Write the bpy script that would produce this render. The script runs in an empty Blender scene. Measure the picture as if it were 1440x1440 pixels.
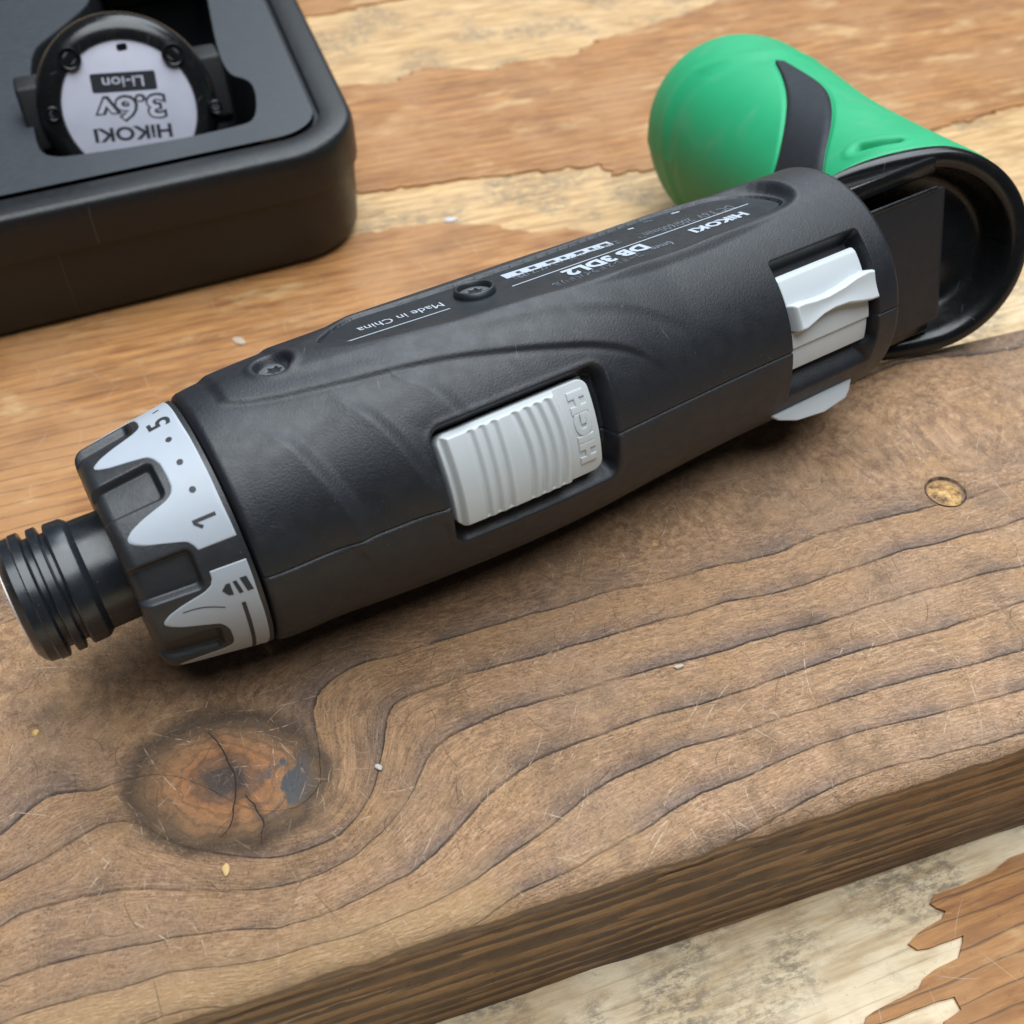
import bpy, bmesh, math, random
import numpy as np
from math import sin, cos, tan, radians, degrees, sqrt, pi, atan2
from mathutils import Vector, Matrix, noise as mn

# ------------------------------------------------------------------ camera, light, exposure
S = 0.001                       # everything below is written in millimetres
scene = bpy.context.scene
PITCH, HCAM, FPX = radians(48), 153.8, 1500.0
cd = bpy.data.cameras.new('camera'); cam = bpy.data.objects.new('camera', cd)
scene.collection.objects.link(cam); scene.camera = cam
cam.location = (0, 0, HCAM * S); cam.rotation_euler = (pi / 2 - PITCH, 0, 0)
cd.sensor_width = 36; cd.lens = 36 * FPX / 1440; cd.clip_start = 0.005; cd.clip_end = 50
cd.dof.use_dof = True; cd.dof.focus_distance = 0.182; cd.dof.aperture_fstop = 26

world = bpy.data.worlds.new('World'); scene.world = world; world.use_nodes = True
bg = world.node_tree.nodes['Background']
bg.inputs[0].default_value = (0.80, 0.90, 1.0, 1); bg.inputs[1].default_value = 0.035

def area(name, loc, target, size, power, col):
    l = bpy.data.lights.new(name, 'AREA'); l.shape = 'DISK'; l.size = size; l.energy = power; l.color = col
    o = bpy.data.objects.new(name, l); scene.collection.objects.link(o)
    o.location = loc
    o.rotation_euler = (Vector(target) - Vector(loc)).to_track_quat('-Z', 'Y').to_euler()
    return o
area('overhead_lamp', (0.10, 0.20, 1.10), (0.02, 0.15, 0.0), 1.3, 23.5, (0.90, 0.96, 1.0))
area('daylight_from_behind', (0.10, 1.35, 1.15), (0.0, 0.15, 0.0), 1.2, 15.0, (0.84, 0.93, 1.0))

scene.view_settings.view_transform = 'Standard'; scene.view_settings.look = 'None'
scene.view_settings.exposure = 0.15; scene.view_settings.gamma = 1
scene.render.engine = 'CYCLES'
scene.cycles.max_bounces = 5; scene.cycles.diffuse_bounces = 3; scene.cycles.glossy_bounces = 3; scene.cycles.transmission_bounces = 0
random.seed(4); rng = np.random.default_rng(7)

# ------------------------------------------------------------------ geometry helpers
C0 = np.array([0, 0, HCAM]); RT = np.array([1., 0, 0])
FW = np.array([0, cos(PITCH), -sin(PITCH)]); UP = np.array([0, sin(PITCH), cos(PITCH)])
ZUP = np.array([0, 0, 1.])
def ray(px, py): return FW + RT * (px - 720) / FPX + UP * (720 - py) / FPX
def at_depth(px, py, d): return C0 + d * ray(px, py)
def at_z(px, py, z): d = ray(px, py); return C0 + d * ((z - HCAM) / d[2])
def at_plane(px, py, p0, n): d = ray(px, py); return C0 + d * (((np.asarray(p0) - C0) @ n) / (d @ n))
def unit(v): v = np.asarray(v, float); return v / np.linalg.norm(v)
def sstep(e0, e1, x):
    t = np.clip((np.asarray(x, float) - e0) / (e1 - e0), 0, 1); return t * t * (3 - 2 * t)
def interp(x, pts): return np.interp(x, [p[0] for p in pts], [p[1] for p in pts])
def smooth_interp(x, pts):
    xs = np.array([p[0] for p in pts], float); ys = np.array([p[1] for p in pts], float)
    m = np.gradient(ys, xs); x = np.clip(np.asarray(x, float), xs[0], xs[-1])
    i = np.clip(np.searchsorted(xs, x) - 1, 0, len(xs) - 2); h = xs[i + 1] - xs[i]; t = (x - xs[i]) / h
    return ((1 + 2 * t) * (1 - t) ** 2 * ys[i] + t * (1 - t) ** 2 * h * m[i] + t * t * (3 - 2 * t) * ys[i + 1] + t * t * (t - 1) * h * m[i + 1])

COL = scene.collection
def empty(name, loc, label, cat, group=None):
    o = bpy.data.objects.new(name, None); o.empty_display_size = 0.01; COL.objects.link(o)
    o.location = np.asarray(loc) * S; o['label'] = label; o['category'] = cat
    if group: o['group'] = group
    o['base'] = [float(v) for v in loc]
    return o
def base_of(parent):
    p = parent
    while p is not None:
        if 'base' in p.keys(): return np.array(p['base'])
        p = p.parent
    return np.zeros(3)
def obj(name, V, F, mat, parent=None, smooth=True, attrs=None):
    V = np.asarray(V, float).reshape(-1, 3)
    b = base_of(parent)
    me = bpy.data.meshes.new(name)
    F = F.tolist() if isinstance(F, np.ndarray) else F
    me.from_pydata(((V - b) * S).tolist(), [], F); me.update()
    if smooth: me.polygons.foreach_set('use_smooth', [True] * len(me.polygons))
    if attrs:
        for k, v in attrs.items():
            v = np.asarray(v, float)
            if v.ndim == 1:
                at = me.attributes.new(k, 'FLOAT', 'POINT'); at.data.foreach_set('value', v)
            else:
                at = me.attributes.new(k, 'FLOAT_VECTOR', 'POINT'); at.data.foreach_set('vector', v.ravel())
    me.materials.append(mat)
    o = bpy.data.objects.new(name, me); COL.objects.link(o)
    if parent: o.parent = parent
    return o
def obj_bm(name, bm, mat, parent=None, smooth=False):
    bm.verts.ensure_lookup_table()
    V = [tuple(v.co) for v in bm.verts]; bm.verts.index_update()
    F = [[v.index for v in f.verts] for f in bm.faces]; bm.free()
    return obj(name, V, F, mat, parent, smooth)
def sharp(o, ang=35):
    me = o.data
    bm = bmesh.new(); bm.from_mesh(me)
    for e in bm.edges:
        if len(e.link_faces) == 2: e.smooth = e.calc_face_angle(0) < radians(ang)
    bm.to_mesh(me); bm.free()
    return o
def grid_faces(n, m, wrap_m=False, flip=False):
    i = np.arange(n - 1)[:, None]; mm = m if wrap_m else m - 1
    j = np.arange(mm)[None, :]; j2 = (j + 1) % m
    q = np.stack([i * m + j, (i + 1) * m + j, (i + 1) * m + j2, i * m + j2], -1).reshape(-1, 4)
    return q[:, ::-1] if flip else q
def tps(pts, vals, lam=0.0):
    P = np.asarray(pts, float); n = len(P); sc = 60.0; P = P / sc
    d = np.linalg.norm(P[:, None] - P[None], axis=2)
    K = np.where(d > 0, d * d * np.log(np.maximum(d, 1e-12)), 0) + lam * np.eye(n)
    A = np.zeros((n + 3, n + 3)); A[:n, :n] = K; A[:n, n] = 1; A[:n, n + 1:] = P; A[n, :n] = 1; A[n + 1:, :n] = P.T
    w = np.linalg.solve(A, np.concatenate([vals, np.zeros(3)]))
    def f(Q):
        Q = np.asarray(Q, float) / sc; out = np.zeros(len(Q))
        for k in range(0, len(Q), 20000):
            q = Q[k:k + 20000]; r = np.linalg.norm(q[:, None] - P[None], axis=2)
            out[k:k + 20000] = np.where(r > 0, r * r * np.log(np.maximum(r, 1e-12)), 0) @ w[:n] + w[n] + q @ w[n + 1:]
        return out
    return f
def poly_dist(Q, poly):
    Q = np.asarray(Q, float); poly = np.asarray(poly, float); best = np.full(len(Q), 1e9)
    for p, q in zip(poly[:-1], poly[1:]):
        d = q - p; t = np.clip(((Q - p) @ d) / max(d @ d, 1e-12), 0, 1)
        best = np.minimum(best, np.linalg.norm(Q - (p + t[:, None] * d), axis=1))
    return best
def in_poly(x, y, poly):
    x = np.asarray(x, float); y = np.asarray(y, float); c = np.zeros(x.shape, bool)
    n = len(poly); j = n - 1
    for i in range(n):
        xi, yi = poly[i]; xj, yj = poly[j]
        if yi != yj: c ^= ((yi > y) != (yj > y)) & (x < (xj - xi) * (y - yi) / (yj - yi) + xi)
        j = i
    return c
def chaikin(p, n=2, closed=False):
    p = [np.asarray(q, float) for q in p]
    for _ in range(n):
        r = []
        m = len(p) if closed else len(p) - 1
        for i in range(m):
            q, w = p[i], p[(i + 1) % len(p)]; r += [.75 * q + .25 * w, .25 * q + .75 * w]
        p = r if closed else [p[0]] + r + [p[-1]]
    return np.array(p)
def text_mesh(body, size, offset=0.0, extrude=0.0, bevel=0.0, res=3, align='CENTER', shear=0.0):
    cu = bpy.data.curves.new('t', 'FONT'); cu.body = body; cu.size = size; cu.align_x = align; cu.align_y = 'CENTER'
    cu.offset = offset; cu.extrude = extrude; cu.bevel_depth = bevel; cu.resolution_u = res; cu.shear = shear
    o = bpy.data.objects.new('t', cu); COL.objects.link(o)
    bpy.context.view_layer.update()
    dg = bpy.context.evaluated_depsgraph_get(); me = bpy.data.meshes.new_from_object(o.evaluated_get(dg))
    V = np.array([v.co[:] for v in me.vertices]).reshape(-1, 3); F = [list(p.vertices) for p in me.polygons]
    bpy.data.objects.remove(o); bpy.data.curves.remove(cu); bpy.data.meshes.remove(me)
    return V, F
def refine(V, F, maxlen):
    bm = bmesh.new(); vs = [bm.verts.new(v) for v in V]
    for f in F:
        try: bm.faces.new([vs[i] for i in f])
        except ValueError: pass
    bmesh.ops.triangulate(bm, faces=bm.faces[:])
    for _ in range(5):
        es = [e for e in bm.edges if e.calc_length() > maxlen]
        if not es: break
        bmesh.ops.subdivide_edges(bm, edges=es, cuts=1); bmesh.ops.triangulate(bm, faces=[f for f in bm.faces if len(f.verts) > 3])
    bm.verts.index_update(); V2 = np.array([v.co[:] for v in bm.verts]); F2 = [[v.index for v in f.verts] for f in bm.faces]; bm.free()
    return V2, F2
def fit_text(body, w, h, **k):
    """text scaled to a given width and height (mm), centred"""
    V, F = text_mesh(body, 1.0, **k)
    if len(V) == 0: return V, F
    lo, hi = V[:, :2].min(0), V[:, :2].max(0); V[:, :2] -= (lo + hi) / 2
    V[:, 0] *= w / (hi[0] - lo[0]); V[:, 1] *= h / (hi[1] - lo[1])
    return V, F

# ------------------------------------------------------------------ material helpers
class NT:
    def __init__(s, name):
        s.m = bpy.data.materials.new(name); s.m.use_nodes = True; s.t = s.m.node_tree; s.t.nodes.clear()
        s.out = s.n('ShaderNodeOutputMaterial')
    def n(s, ty, **k):
        nd = s.t.nodes.new(ty)
        for a, v in k.items(): setattr(nd, a, v)
        return nd
    def set(s, sock, v):
        if v is None: return
        if hasattr(v, 'is_output') or isinstance(v, bpy.types.NodeSocket): s.t.links.new(v, sock)
        else:
            if isinstance(v, (tuple, list)) and len(v) == 3 and sock.type == 'RGBA': v = (*v, 1)
            sock.default_value = v
    def math(s, op, a, b=None, c=None, clamp=False):
        nd = s.n('ShaderNodeMath', operation=op, use_clamp=clamp)
        for i, v in enumerate((a, b, c)): s.set(nd.inputs[i], v)
        return nd.outputs[0]
    def vmath(s, op, a, b=None, scale=None):
        nd = s.n('ShaderNodeVectorMath', operation=op); s.set(nd.inputs[0], a)
        if b is not None: s.set(nd.inputs[1], b)
        if scale is not None: s.set(nd.inputs[3], scale)
        return nd.outputs[0]
    def sep(s, v): nd = s.n('ShaderNodeSeparateXYZ'); s.set(nd.inputs[0], v); return nd.outputs
    def comb(s, x, y, z=0.0):
        nd = s.n('ShaderNodeCombineXYZ')
        for i, v in enumerate((x, y, z)): s.set(nd.inputs[i], v)
        return nd.outputs[0]
    def smooth(s, x, lo, hi, a=0.0, b=1.0):
        nd = s.n('ShaderNodeMapRange', interpolation_type='SMOOTHSTEP')
        for i, v in enumerate((x, lo, hi, a, b)): s.set(nd.inputs[i], v)
        return nd.outputs[0]
    def lin(s, x, lo, hi, a=0.0, b=1.0):
        nd = s.n('ShaderNodeMapRange')
        for i, v in enumerate((x, lo, hi, a, b)): s.set(nd.inputs[i], v)
        return nd.outputs[0]
    def noise(s, v, scale, detail=4.0, rough=0.55, dist=0.0, dim='3D'):
        nd = s.n('ShaderNodeTexNoise', noise_dimensions=dim)
        s.set(nd.inputs['Vector'], v); nd.inputs['Scale'].default_value = scale; nd.inputs['Detail'].default_value = detail
        nd.inputs['Roughness'].default_value = rough; nd.inputs['Distortion'].default_value = dist
        return nd.outputs['Fac']
    def noisec(s, v, scale, detail=2.0):
        nd = s.n('ShaderNodeTexNoise'); s.set(nd.inputs['Vector'], v); nd.inputs['Scale'].default_value = scale
        nd.inputs['Detail'].default_value = detail; return nd.outputs['Color']
    def vor(s, v, scale, feat='F1'):
        nd = s.n('ShaderNodeTexVoronoi', feature=feat); s.set(nd.inputs['Vector'], v); nd.inputs['Scale'].default_value = scale
        return nd
    def ramp(s, f, stops, interp='LINEAR'):
        nd = s.n('ShaderNodeValToRGB'); s.set(nd.inputs[0], f); cr = nd.color_ramp; cr.interpolation = interp
        while len(cr.elements) < len(stops): cr.elements.new(0.5)
        for e, (p, c) in zip(cr.elements, stops):
            e.position = p; e.color = (*c, 1) if not isinstance(c, (int, float)) else (c, c, c, 1)
        return nd.outputs[0]
    def mix(s, f, a, b, mode='MIX'):
        nd = s.n('ShaderNodeMix', data_type='RGBA', blend_type=mode); s.set(nd.inputs[0], f); s.set(nd.inputs[6], a); s.set(nd.inputs[7], b)
        return nd.outputs[2]
    def attr(s, name, vec=False):
        nd = s.n('ShaderNodeAttribute', attribute_name=name); return nd.outputs['Vector' if vec else 'Fac']
    def objco(s): return s.n('ShaderNodeTexCoord').outputs['Object']
    def bump(s, h, dist, strength=1.0, normal=None):
        nd = s.n('ShaderNodeBump'); s.set(nd.inputs['Height'], h); nd.inputs['Distance'].default_value = dist
        nd.inputs['Strength'].default_value = strength
        if normal is not None: s.set(nd.inputs['Normal'], normal)
        return nd.outputs[0]
    def bsdf(s, col, rough, normal=None, **k):
        p = s.n('ShaderNodeBsdfPrincipled'); s.set(p.inputs['Base Color'], col); s.set(p.inputs['Roughness'], rough)
        if normal is not None: s.set(p.inputs['Normal'], normal)
        for a, v in k.items(): s.set(p.inputs[a.replace('_', ' ')], v)
        s.t.links.new(p.outputs[0], s.out.inputs[0]); return s.m
    def scratches(s, v, cell, length, width, curve, thresh, seed=0.0):
        """one thin, slightly bent scratch in each Voronoi cell (v in mm)"""
        q = s.vmath('ADD', s.vmath('SCALE', v, scale=1.0 / cell), (seed, seed * 1.7, 0))
        w = s.vor(q, 1.0); w.voronoi_dimensions = '2D'
        l = s.sep(s.vmath('SUBTRACT', q, w.outputs['Position'])); c = s.sep(w.outputs['Color'])
        an = s.math('MULTIPLY', c[0], 6.283)
        ca, sa = s.math('COSINE', an), s.math('SINE', an)
        xr = s.math('ADD', s.math('MULTIPLY', l[0], ca), s.math('MULTIPLY', l[1], sa))
        yr = s.math('SUBTRACT', s.math('MULTIPLY', l[1], ca), s.math('MULTIPLY', l[0], sa))
        k = s.math('MULTIPLY', s.math('SUBTRACT', c[1], 0.5), curve)
        yr = s.math('ADD', yr, s.math('MULTIPLY', k, s.math('MULTIPLY', xr, xr)))
        a = s.smooth(s.math('ABSOLUTE', yr), width / cell * 0.35, width / cell, 1, 0)
        b = s.smooth(s.math('ABSOLUTE', xr), length / cell * 0.3, length / cell, 1, 0)
        return s.math('MULTIPLY', s.math('MULTIPLY', a, b), s.math('GREATER_THAN', c[2], thresh))

def plastic(name, col, rough=0.5, grain=0.0, gscale=2600., spec=0.5, wear=0.0, var=0.12, coat=0.0):
    m = NT(name); v = m.objco()
    f = m.noise(v, 160., 4)
    c = m.mix(f, tuple(x * (1 - var) for x in col), tuple(min(1, x * (1 + var)) for x in col))
    nrm = None
    if wear > 0:
        sc = m.scratches(m.vmath('SCALE', v, scale=1000.), 6.0, 1.3, 0.045, .6, 1 - wear, 3.37)
        du = m.smooth(m.noise(v, 1400., 2, .7), .70, .78)
        c = m.mix(m.math('MULTIPLY', m.math('MAXIMUM', sc, m.math('MULTIPLY', du, .5)), .32), c, (.33, .34, .36))
    if grain > 0:
        h = m.math('ADD', m.noise(v, gscale, 3, .6), m.math('MULTIPLY', m.vor(v, gscale * .55, 'SMOOTH_F1').outputs[0], .6))
        nrm = m.bump(h, grain * S, 1.0)
    r = m.lin(m.noise(v, 420., 4), .3, .7, rough - .05, rough + .06)
    return m.bsdf(c, r, nrm, Specular_IOR_Level=spec, Coat_Weight=coat)

MAT = {}
MAT['body'] = plastic('black_textured_plastic', (.0062, .0082, .0130), .49, .045, 4600., .60, .07)
MAT['dial'] = plastic('dial_black_rubber', (.013, .015, .019), .48, .03, 3000., .7, .05)
MAT['gloss'] = plastic('glossy_black_plastic', (.0065, .007, .008), .25, .006, 1500., .5, .35)
MAT['matte'] = plastic('matte_black_plastic', (.0085, .009, .010), .6, .03, 2600., .4)
MAT['strap'] = plastic('black_strap_rubber', (.011, .014, .020), .62, .04, 2600., .35, .1)
MAT['steel'] = plastic('black_oxide_steel', (.013, .0155, .020), .28, .006, 1800., .6, .25)
MAT['white'] = plastic('pale_grey_plastic', (.52, .555, .58), .40, .006, 1800., .5, 0, .03)
MAT['white2'] = plastic('light_grey_plastic', (.49, .52, .535), .40, .006, 1800., .5, 0, .03)
MAT['silver'] = plastic('silver_print', (.37, .405, .455), .42, .004, 2000., .5, 0, .03)
MAT['ink'] = plastic('dark_ink', (.022, .024, .03), .55)
MAT['print'] = plastic('pale_print', (.40, .45, .52), .5)
MAT['printdim'] = plastic('dim_pale_print', (.12, .14, .17), .55)
MAT['plate'] = plastic('name_plate_black', (.012, .0155, .020), .42, .008, 2600., .5, .35)
MAT['caseplastic'] = plastic('case_black_plastic', (.010, .011, .013), .38, .05, 1500., .42, .30)
MAT['tray'] = plastic('tray_dark_plastic', (.032, .037, .045), .45, .02, 1600., .5, .2)
MAT['label'] = plastic('silver_battery_label', (.58, .575, .68), .5)
MAT['screw'] = plastic('dark_screw_steel', (.10, .105, .115), .34, .01, 2000., .6)
MAT['chrome'] = None
m = NT('bright_steel'); MAT['chrome'] = m.bsdf((.66, .65, .66), .45, Metallic=.6)

m = NT('green_rubber'); v = m.objco()
f = m.noise(v, 90., 5)
c = m.mix(f, (.010, .30, .125), (.016, .38, .165))
scu = m.smooth(m.noise(v, 60., 4, .65, .8), .52, .72)
c = m.mix(m.math('MULTIPLY', scu, .35), c, (.12, .34, .20))
MAT['green'] = m.bsdf(c, .55, m.bump(m.noise(v, 3600., 3), .06 * S), Specular_IOR_Level=.4)

# ---- plank wood: 'phase' follows the traced growth lines, 'guv' is along/across the board in mm
def plank_material():
    m = NT('old_plank_wood'); g = m.attr('guv', True); ph = m.attr('phase'); kn = m.attr('knot'); ed = m.attr('edge'); side = m.attr('side'); crk = m.attr('crack'); tone = m.attr('tone'); wu = m.attr('wearu')
    gx, gy, gz = m.sep(g)
    fine = m.smooth(m.noise(m.comb(m.math('MULTIPLY', gx, .45), m.math('MULTIPLY', ph, 22.0), m.math('MULTIPLY', gz, 2.0)), 1.1, 6, .70), .28, .72)
    blot = m.noise(g, .035, 4, .55); blot2 = m.noise(m.vmath('ADD', g, (91, 17, 5)), .11, 5, .6)
    wob = m.math('ADD', m.math('MULTIPLY', m.math('SUBTRACT', m.noise(g, .25, 2), .5), .06), m.math('MULTIPLY', m.math('SUBTRACT', m.noise(g, 1.6, 3, .7), .5), .045))
    fr = m.math('FRACT', m.math('ADD', ph, wob))
    band = m.smooth(fr, .28, .96)
    edge_in = m.smooth(fr, .955, .992)                       # the thin dark latewood line
    edge_out = m.smooth(fr, .0, .012, 1, 0)
    line = m.math('MAXIMUM', edge_in, edge_out)
    lstr = m.smooth(m.noise(m.vmath('ADD', g, (7, 3, 1)), .06, 4, .6), .34, .62, .12, 1.0)
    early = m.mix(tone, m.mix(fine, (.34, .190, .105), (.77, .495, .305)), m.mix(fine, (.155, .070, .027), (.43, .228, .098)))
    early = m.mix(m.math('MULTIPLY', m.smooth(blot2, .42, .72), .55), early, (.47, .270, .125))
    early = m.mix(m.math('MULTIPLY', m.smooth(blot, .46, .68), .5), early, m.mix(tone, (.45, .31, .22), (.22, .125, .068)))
    sec = m.math('FRACT', m.math('ADD', m.math('MULTIPLY', ph, 3.7), m.math('MULTIPLY', m.noise(m.vmath('ADD', g, (23, 1, 7)), .12, 4, .6), 2.2)))
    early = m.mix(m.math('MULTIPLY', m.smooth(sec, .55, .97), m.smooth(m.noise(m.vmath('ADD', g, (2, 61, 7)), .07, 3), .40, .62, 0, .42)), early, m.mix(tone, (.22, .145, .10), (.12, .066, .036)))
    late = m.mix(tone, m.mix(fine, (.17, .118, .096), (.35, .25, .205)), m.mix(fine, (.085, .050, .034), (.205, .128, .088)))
    c = m.mix(m.math('MULTIPLY', m.math('MULTIPLY', band, band), m.math('MULTIPLY', lstr, .95)), early, late)
    # dirt rubbed into the surface
    dirt = m.smooth(m.noise(m.vmath('ADD', g, (41, 63, 2)), .09, 6, .65), .50, .74)
    c = m.mix(m.math('MULTIPLY', dirt, .50), c, (.105, .068, .042))
    fl = m.smooth(m.noise(m.vmath('ADD', g, (5, 5, 9)), 1.4, 4, .7), .56, .74)
    c = m.mix(m.math('MULTIPLY', fl, .55), c, (.095, .062, .040))
    hf = m.noise(m.vmath('ADD', g, (3, 55, 9)), 2.4, 4, .8)
    pm = m.smooth(m.noise(m.vmath('ADD', g, (71, 5, 9)), .22, 4, .6), .36, .64)
    c = m.mix(m.math('MULTIPLY', m.smooth(hf, .36, .54, .62, 0), m.lin(pm, 0, 1, .25, 1.0)), c, (.085, .046, .024))
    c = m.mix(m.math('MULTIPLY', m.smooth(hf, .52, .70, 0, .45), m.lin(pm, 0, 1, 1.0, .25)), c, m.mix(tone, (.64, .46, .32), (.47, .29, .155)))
    # knot
    kf = m.math('ADD', kn, m.math('MULTIPLY', m.math('SUBTRACT', m.noise(g, .22, 4), .5), .35))
    kring = m.ramp(kf, [(0, (.060, .045, .042)), (.16, (.080, .058, .052)), (.25, (.20, .100, .055)), (.40, (.42, .185, .074)), (.56, (.36, .18, .082)), (.68, (.23, .125, .062)), (.80, (.13, .078, .044)), (.92, (.075, .046, .030)), (1, (.095, .060, .038))])
    kfine = m.noise(m.vmath('ADD', g, (3, 3, 3)), .9, 5, .7)
    rg = m.math('SINE', m.math('MULTIPLY', kf, 46.0)); kring = m.mix(m.smooth(rg, .2, .9, 0, .35), kring, (.07, .045, .03))
    kring = m.mix(m.math('MULTIPLY', m.smooth(kfine, .42, .62), .38), kring, (.11, .075, .05))
    kring = m.mix(m.smooth(hf, .52, .70, 0, .22), kring, (.45, .30, .18))
    stain = m.math('MULTIPLY', m.smooth(m.noise(m.vmath('ADD', g, (19, 2, 4)), .16, 4, .6), .50, .56), m.attr('stain'))
    kring = m.mix(stain, kring, (.085, .085, .088))
    kmask = m.smooth(kf, .84, 1.10, 1, 0)
    c = m.mix(kmask, c, kring)
    c = m.mix(m.math('MULTIPLY', line, m.math('MULTIPLY', lstr, m.math('SUBTRACT', 1.0, kmask))), c, (.062, .046, .038))
    c = m.mix(m.smooth(crk, .1, 1.3, .4, 0), c, (.06, .035, .022))
    # worn arris: bare pale wood
    wear = m.math('MULTIPLY', m.smooth(ed, 1.5, 11.0, 1, 0), m.smooth(m.math('ADD', wu, m.noise(m.vmath('ADD', g, (11, 0, 0)), .09, 5, .65)), .52, .70))
    c = m.mix(m.math('MULTIPLY', wear, .8), c, m.mix(fine, (.42, .235, .105), (.66, .44, .24)))
    # scratches: pale and dark
    s1 = m.scratches(g, 7.0, 5.5, .11, .9, .15, 1.3); s2 = m.scratches(g, 4.2, 3.0, .10, 1.3, .15, 7.7)
    s3 = m.scratches(g, 12.0, 10.0, .13, .5, .25, 3.1); s4 = m.scratches(g, 2.3, 1.6, .085, 1.5, .2, 11.0)
    d1 = m.scratches(g, 6.0, 3.8, .12, 3.2, .70, 19.0)
    sm = m.math('MAXIMUM', m.math('MAXIMUM', s1, m.math('MULTIPLY', s2, .55)), m.math('MAXIMUM', s3, m.math('MULTIPLY', s4, .45)))
    brk = m.math('MULTIPLY', m.smooth(m.noise(g, .8, 3), .40, .60), m.smooth(m.noise(m.vmath('ADD', g, (13, 31, 0)), .05, 3), .40, .62, .25, 1.0))
    topm = m.math('SUBTRACT', 1.0, side)
    sm = m.math('MULTIPLY', m.math('MULTIPLY', sm, brk), topm)
    c = m.mix(m.math('MULTIPLY', sm, .92), c, m.mix(tone, (.70, .55, .41), (.54, .38, .24)))
    c = m.mix(m.math('MULTIPLY', m.math('MULTIPLY', d1, topm), .55), c, (.06, .04, .028))
    # sawn side: darker streaks
    sfr = m.math('FRACT', m.math('ADD', ph, m.math('MULTIPLY', m.math('SUBTRACT', m.noise(m.comb(m.math('MULTIPLY', gx, .08), gz, gy), .6, 4), .5), 1.5)))
    sc_ = m.mix(m.smooth(sfr, .25, .8), m.mix(fine, (.33, .172, .072), (.58, .335, .155)), (.11, .056, .025))
    sc_ = m.mix(m.math('MULTIPLY', m.smooth(blot2, .5, .7), .5), sc_, (.30, .145, .055))
    c = m.mix(side, c, sc_)
    h = m.math('ADD', m.math('MULTIPLY', fine, .5), m.math('MULTIPLY', m.noise(g, 1.6, 5, .75), 1.3))
    h = m.math('SUBTRACT', h, m.math('MULTIPLY', line, .8))
    h = m.math('ADD', h, m.math('MULTIPLY', band, .9))
    h = m.math('SUBTRACT', h, m.smooth(crk, .1, 1.2, 1.0, 0))
    ro = m.lin(m.noise(g, .25, 4), .3, .7, .32, .52)
    ro = m.math('SUBTRACT', ro, m.math('MULTIPLY', band, .07))
    return m.bsdf(c, ro, m.bump(h, .27 * S, 1.0), Specular_IOR_Level=.5)
MAT['plank'] = plank_material()

def ply_material(name, kind):
    m = NT(name); g = m.attr('guv', True); gx, gy, gz = m.sep(g)
    st = m.comb(m.math('MULTIPLY', gx, .10), gy, gz)
    streak = m.noise(st, .55, 6, .65, .3); fine = m.noise(m.comb(m.math('MULTIPLY', gx, .22), m.math('MULTIPLY', gy, 2.0), gz), 1.1, 5, .65)
    blot = m.noise(g, .03, 4, .6); blot2 = m.noise(m.vmath('ADD', m.comb(m.math('MULTIPLY', gx, .5), gy, gz), (31, 77, 0)), .055, 5, .6)
    if kind == 'core':
        c = m.mix(m.smooth(streak, .32, .68), (.48, .34, .19), (.70, .57, .38))
        c = m.mix(m.smooth(blot, .44, .60), c, m.mix(fine, (.66, .52, .34), (.80, .69, .50)))
        c = m.mix(m.math('MULTIPLY', m.smooth(blot2, .50, .66), .8), c, m.mix(fine, (.37, .235, .115), (.52, .36, .20)))
        c = m.mix(m.smooth(gy, 170., 230., 0, .88), c, m.mix(m.smooth(streak, .30, .70), (.34, .175, .062), (.66, .43, .20)))
        mold = m.math('MULTIPLY', m.smooth(m.noise(m.vmath('ADD', g, (8, 0, 0)), .045, 3, .5), .47, .62), m.smooth(m.noise(m.comb(m.math('MULTIPLY', gx, .5), gy, 3.3), .75, 6, .75), .40, .62))
        c = m.mix(m.math('MULTIPLY', mold, .8), c, (.165, .130, .090))
        cr = m.smooth(m.noise(m.comb(m.math('MULTIPLY', gx, .03), gy, 9.0), 1.0, 3, .5), .62, .66)
        c = m.mix(m.math('MULTIPLY', cr, .3), c, (.20, .145, .09))
    else:
        c = m.mix(m.smooth(streak, .30, .70), (.235, .092, .026), (.47, .225, .075))
        c = m.mix(m.math('MULTIPLY', m.smooth(blot, .44, .64), .75), c, (.40, .205, .085))
        c = m.mix(m.math('MULTIPLY', m.smooth(blot2, .50, .72), .6), c, (.20, .090, .038))
        ln = m.math('FRACT', m.math('ADD', m.math('MULTIPLY', gy, .24), m.math('MULTIPLY', m.noise(m.comb(m.math('MULTIPLY', gx, .15), gy, gz), .12, 4), 1.3)))
        lm = m.math('MULTIPLY', m.smooth(ln, .86, .95), m.smooth(ln, .97, 1.0, 1, 0))
        c = m.mix(m.math('MULTIPLY', lm, .7), c, (.085, .048, .028))
        pale = m.smooth(m.noise(m.comb(m.math('MULTIPLY', gx, .35), gy, 5.0), .09, 6, .66), .54, .70)
        c = m.mix(m.math('MULTIPLY', pale, .65), c, (.58, .39, .19))
    fl = m.smooth(m.noise(m.vmath('ADD', g, (2, 9, 1)), .9, 4, .7), .60, .74)
    c = m.mix(m.math('MULTIPLY', fl, .4), c, (.11, .07, .045))
    s1 = m.scratches(g, 9.0, 5.0, .12, 1.6, .5, 4.0)
    c = m.mix(m.math('MULTIPLY', s1, .35), c, (.55, .45, .33))
    h = m.math('ADD', fine, m.math('MULTIPLY', streak, 1.0))
    return m.bsdf(c, m.lin(blot2, .3, .7, .5, .68), m.bump(h, .16 * S), Specular_IOR_Level=.4)
MAT['core'] = ply_material('weathered_plywood_core', 'core')
MAT['veneer'] = ply_material('brown_face_veneer', 'veneer')

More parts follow.
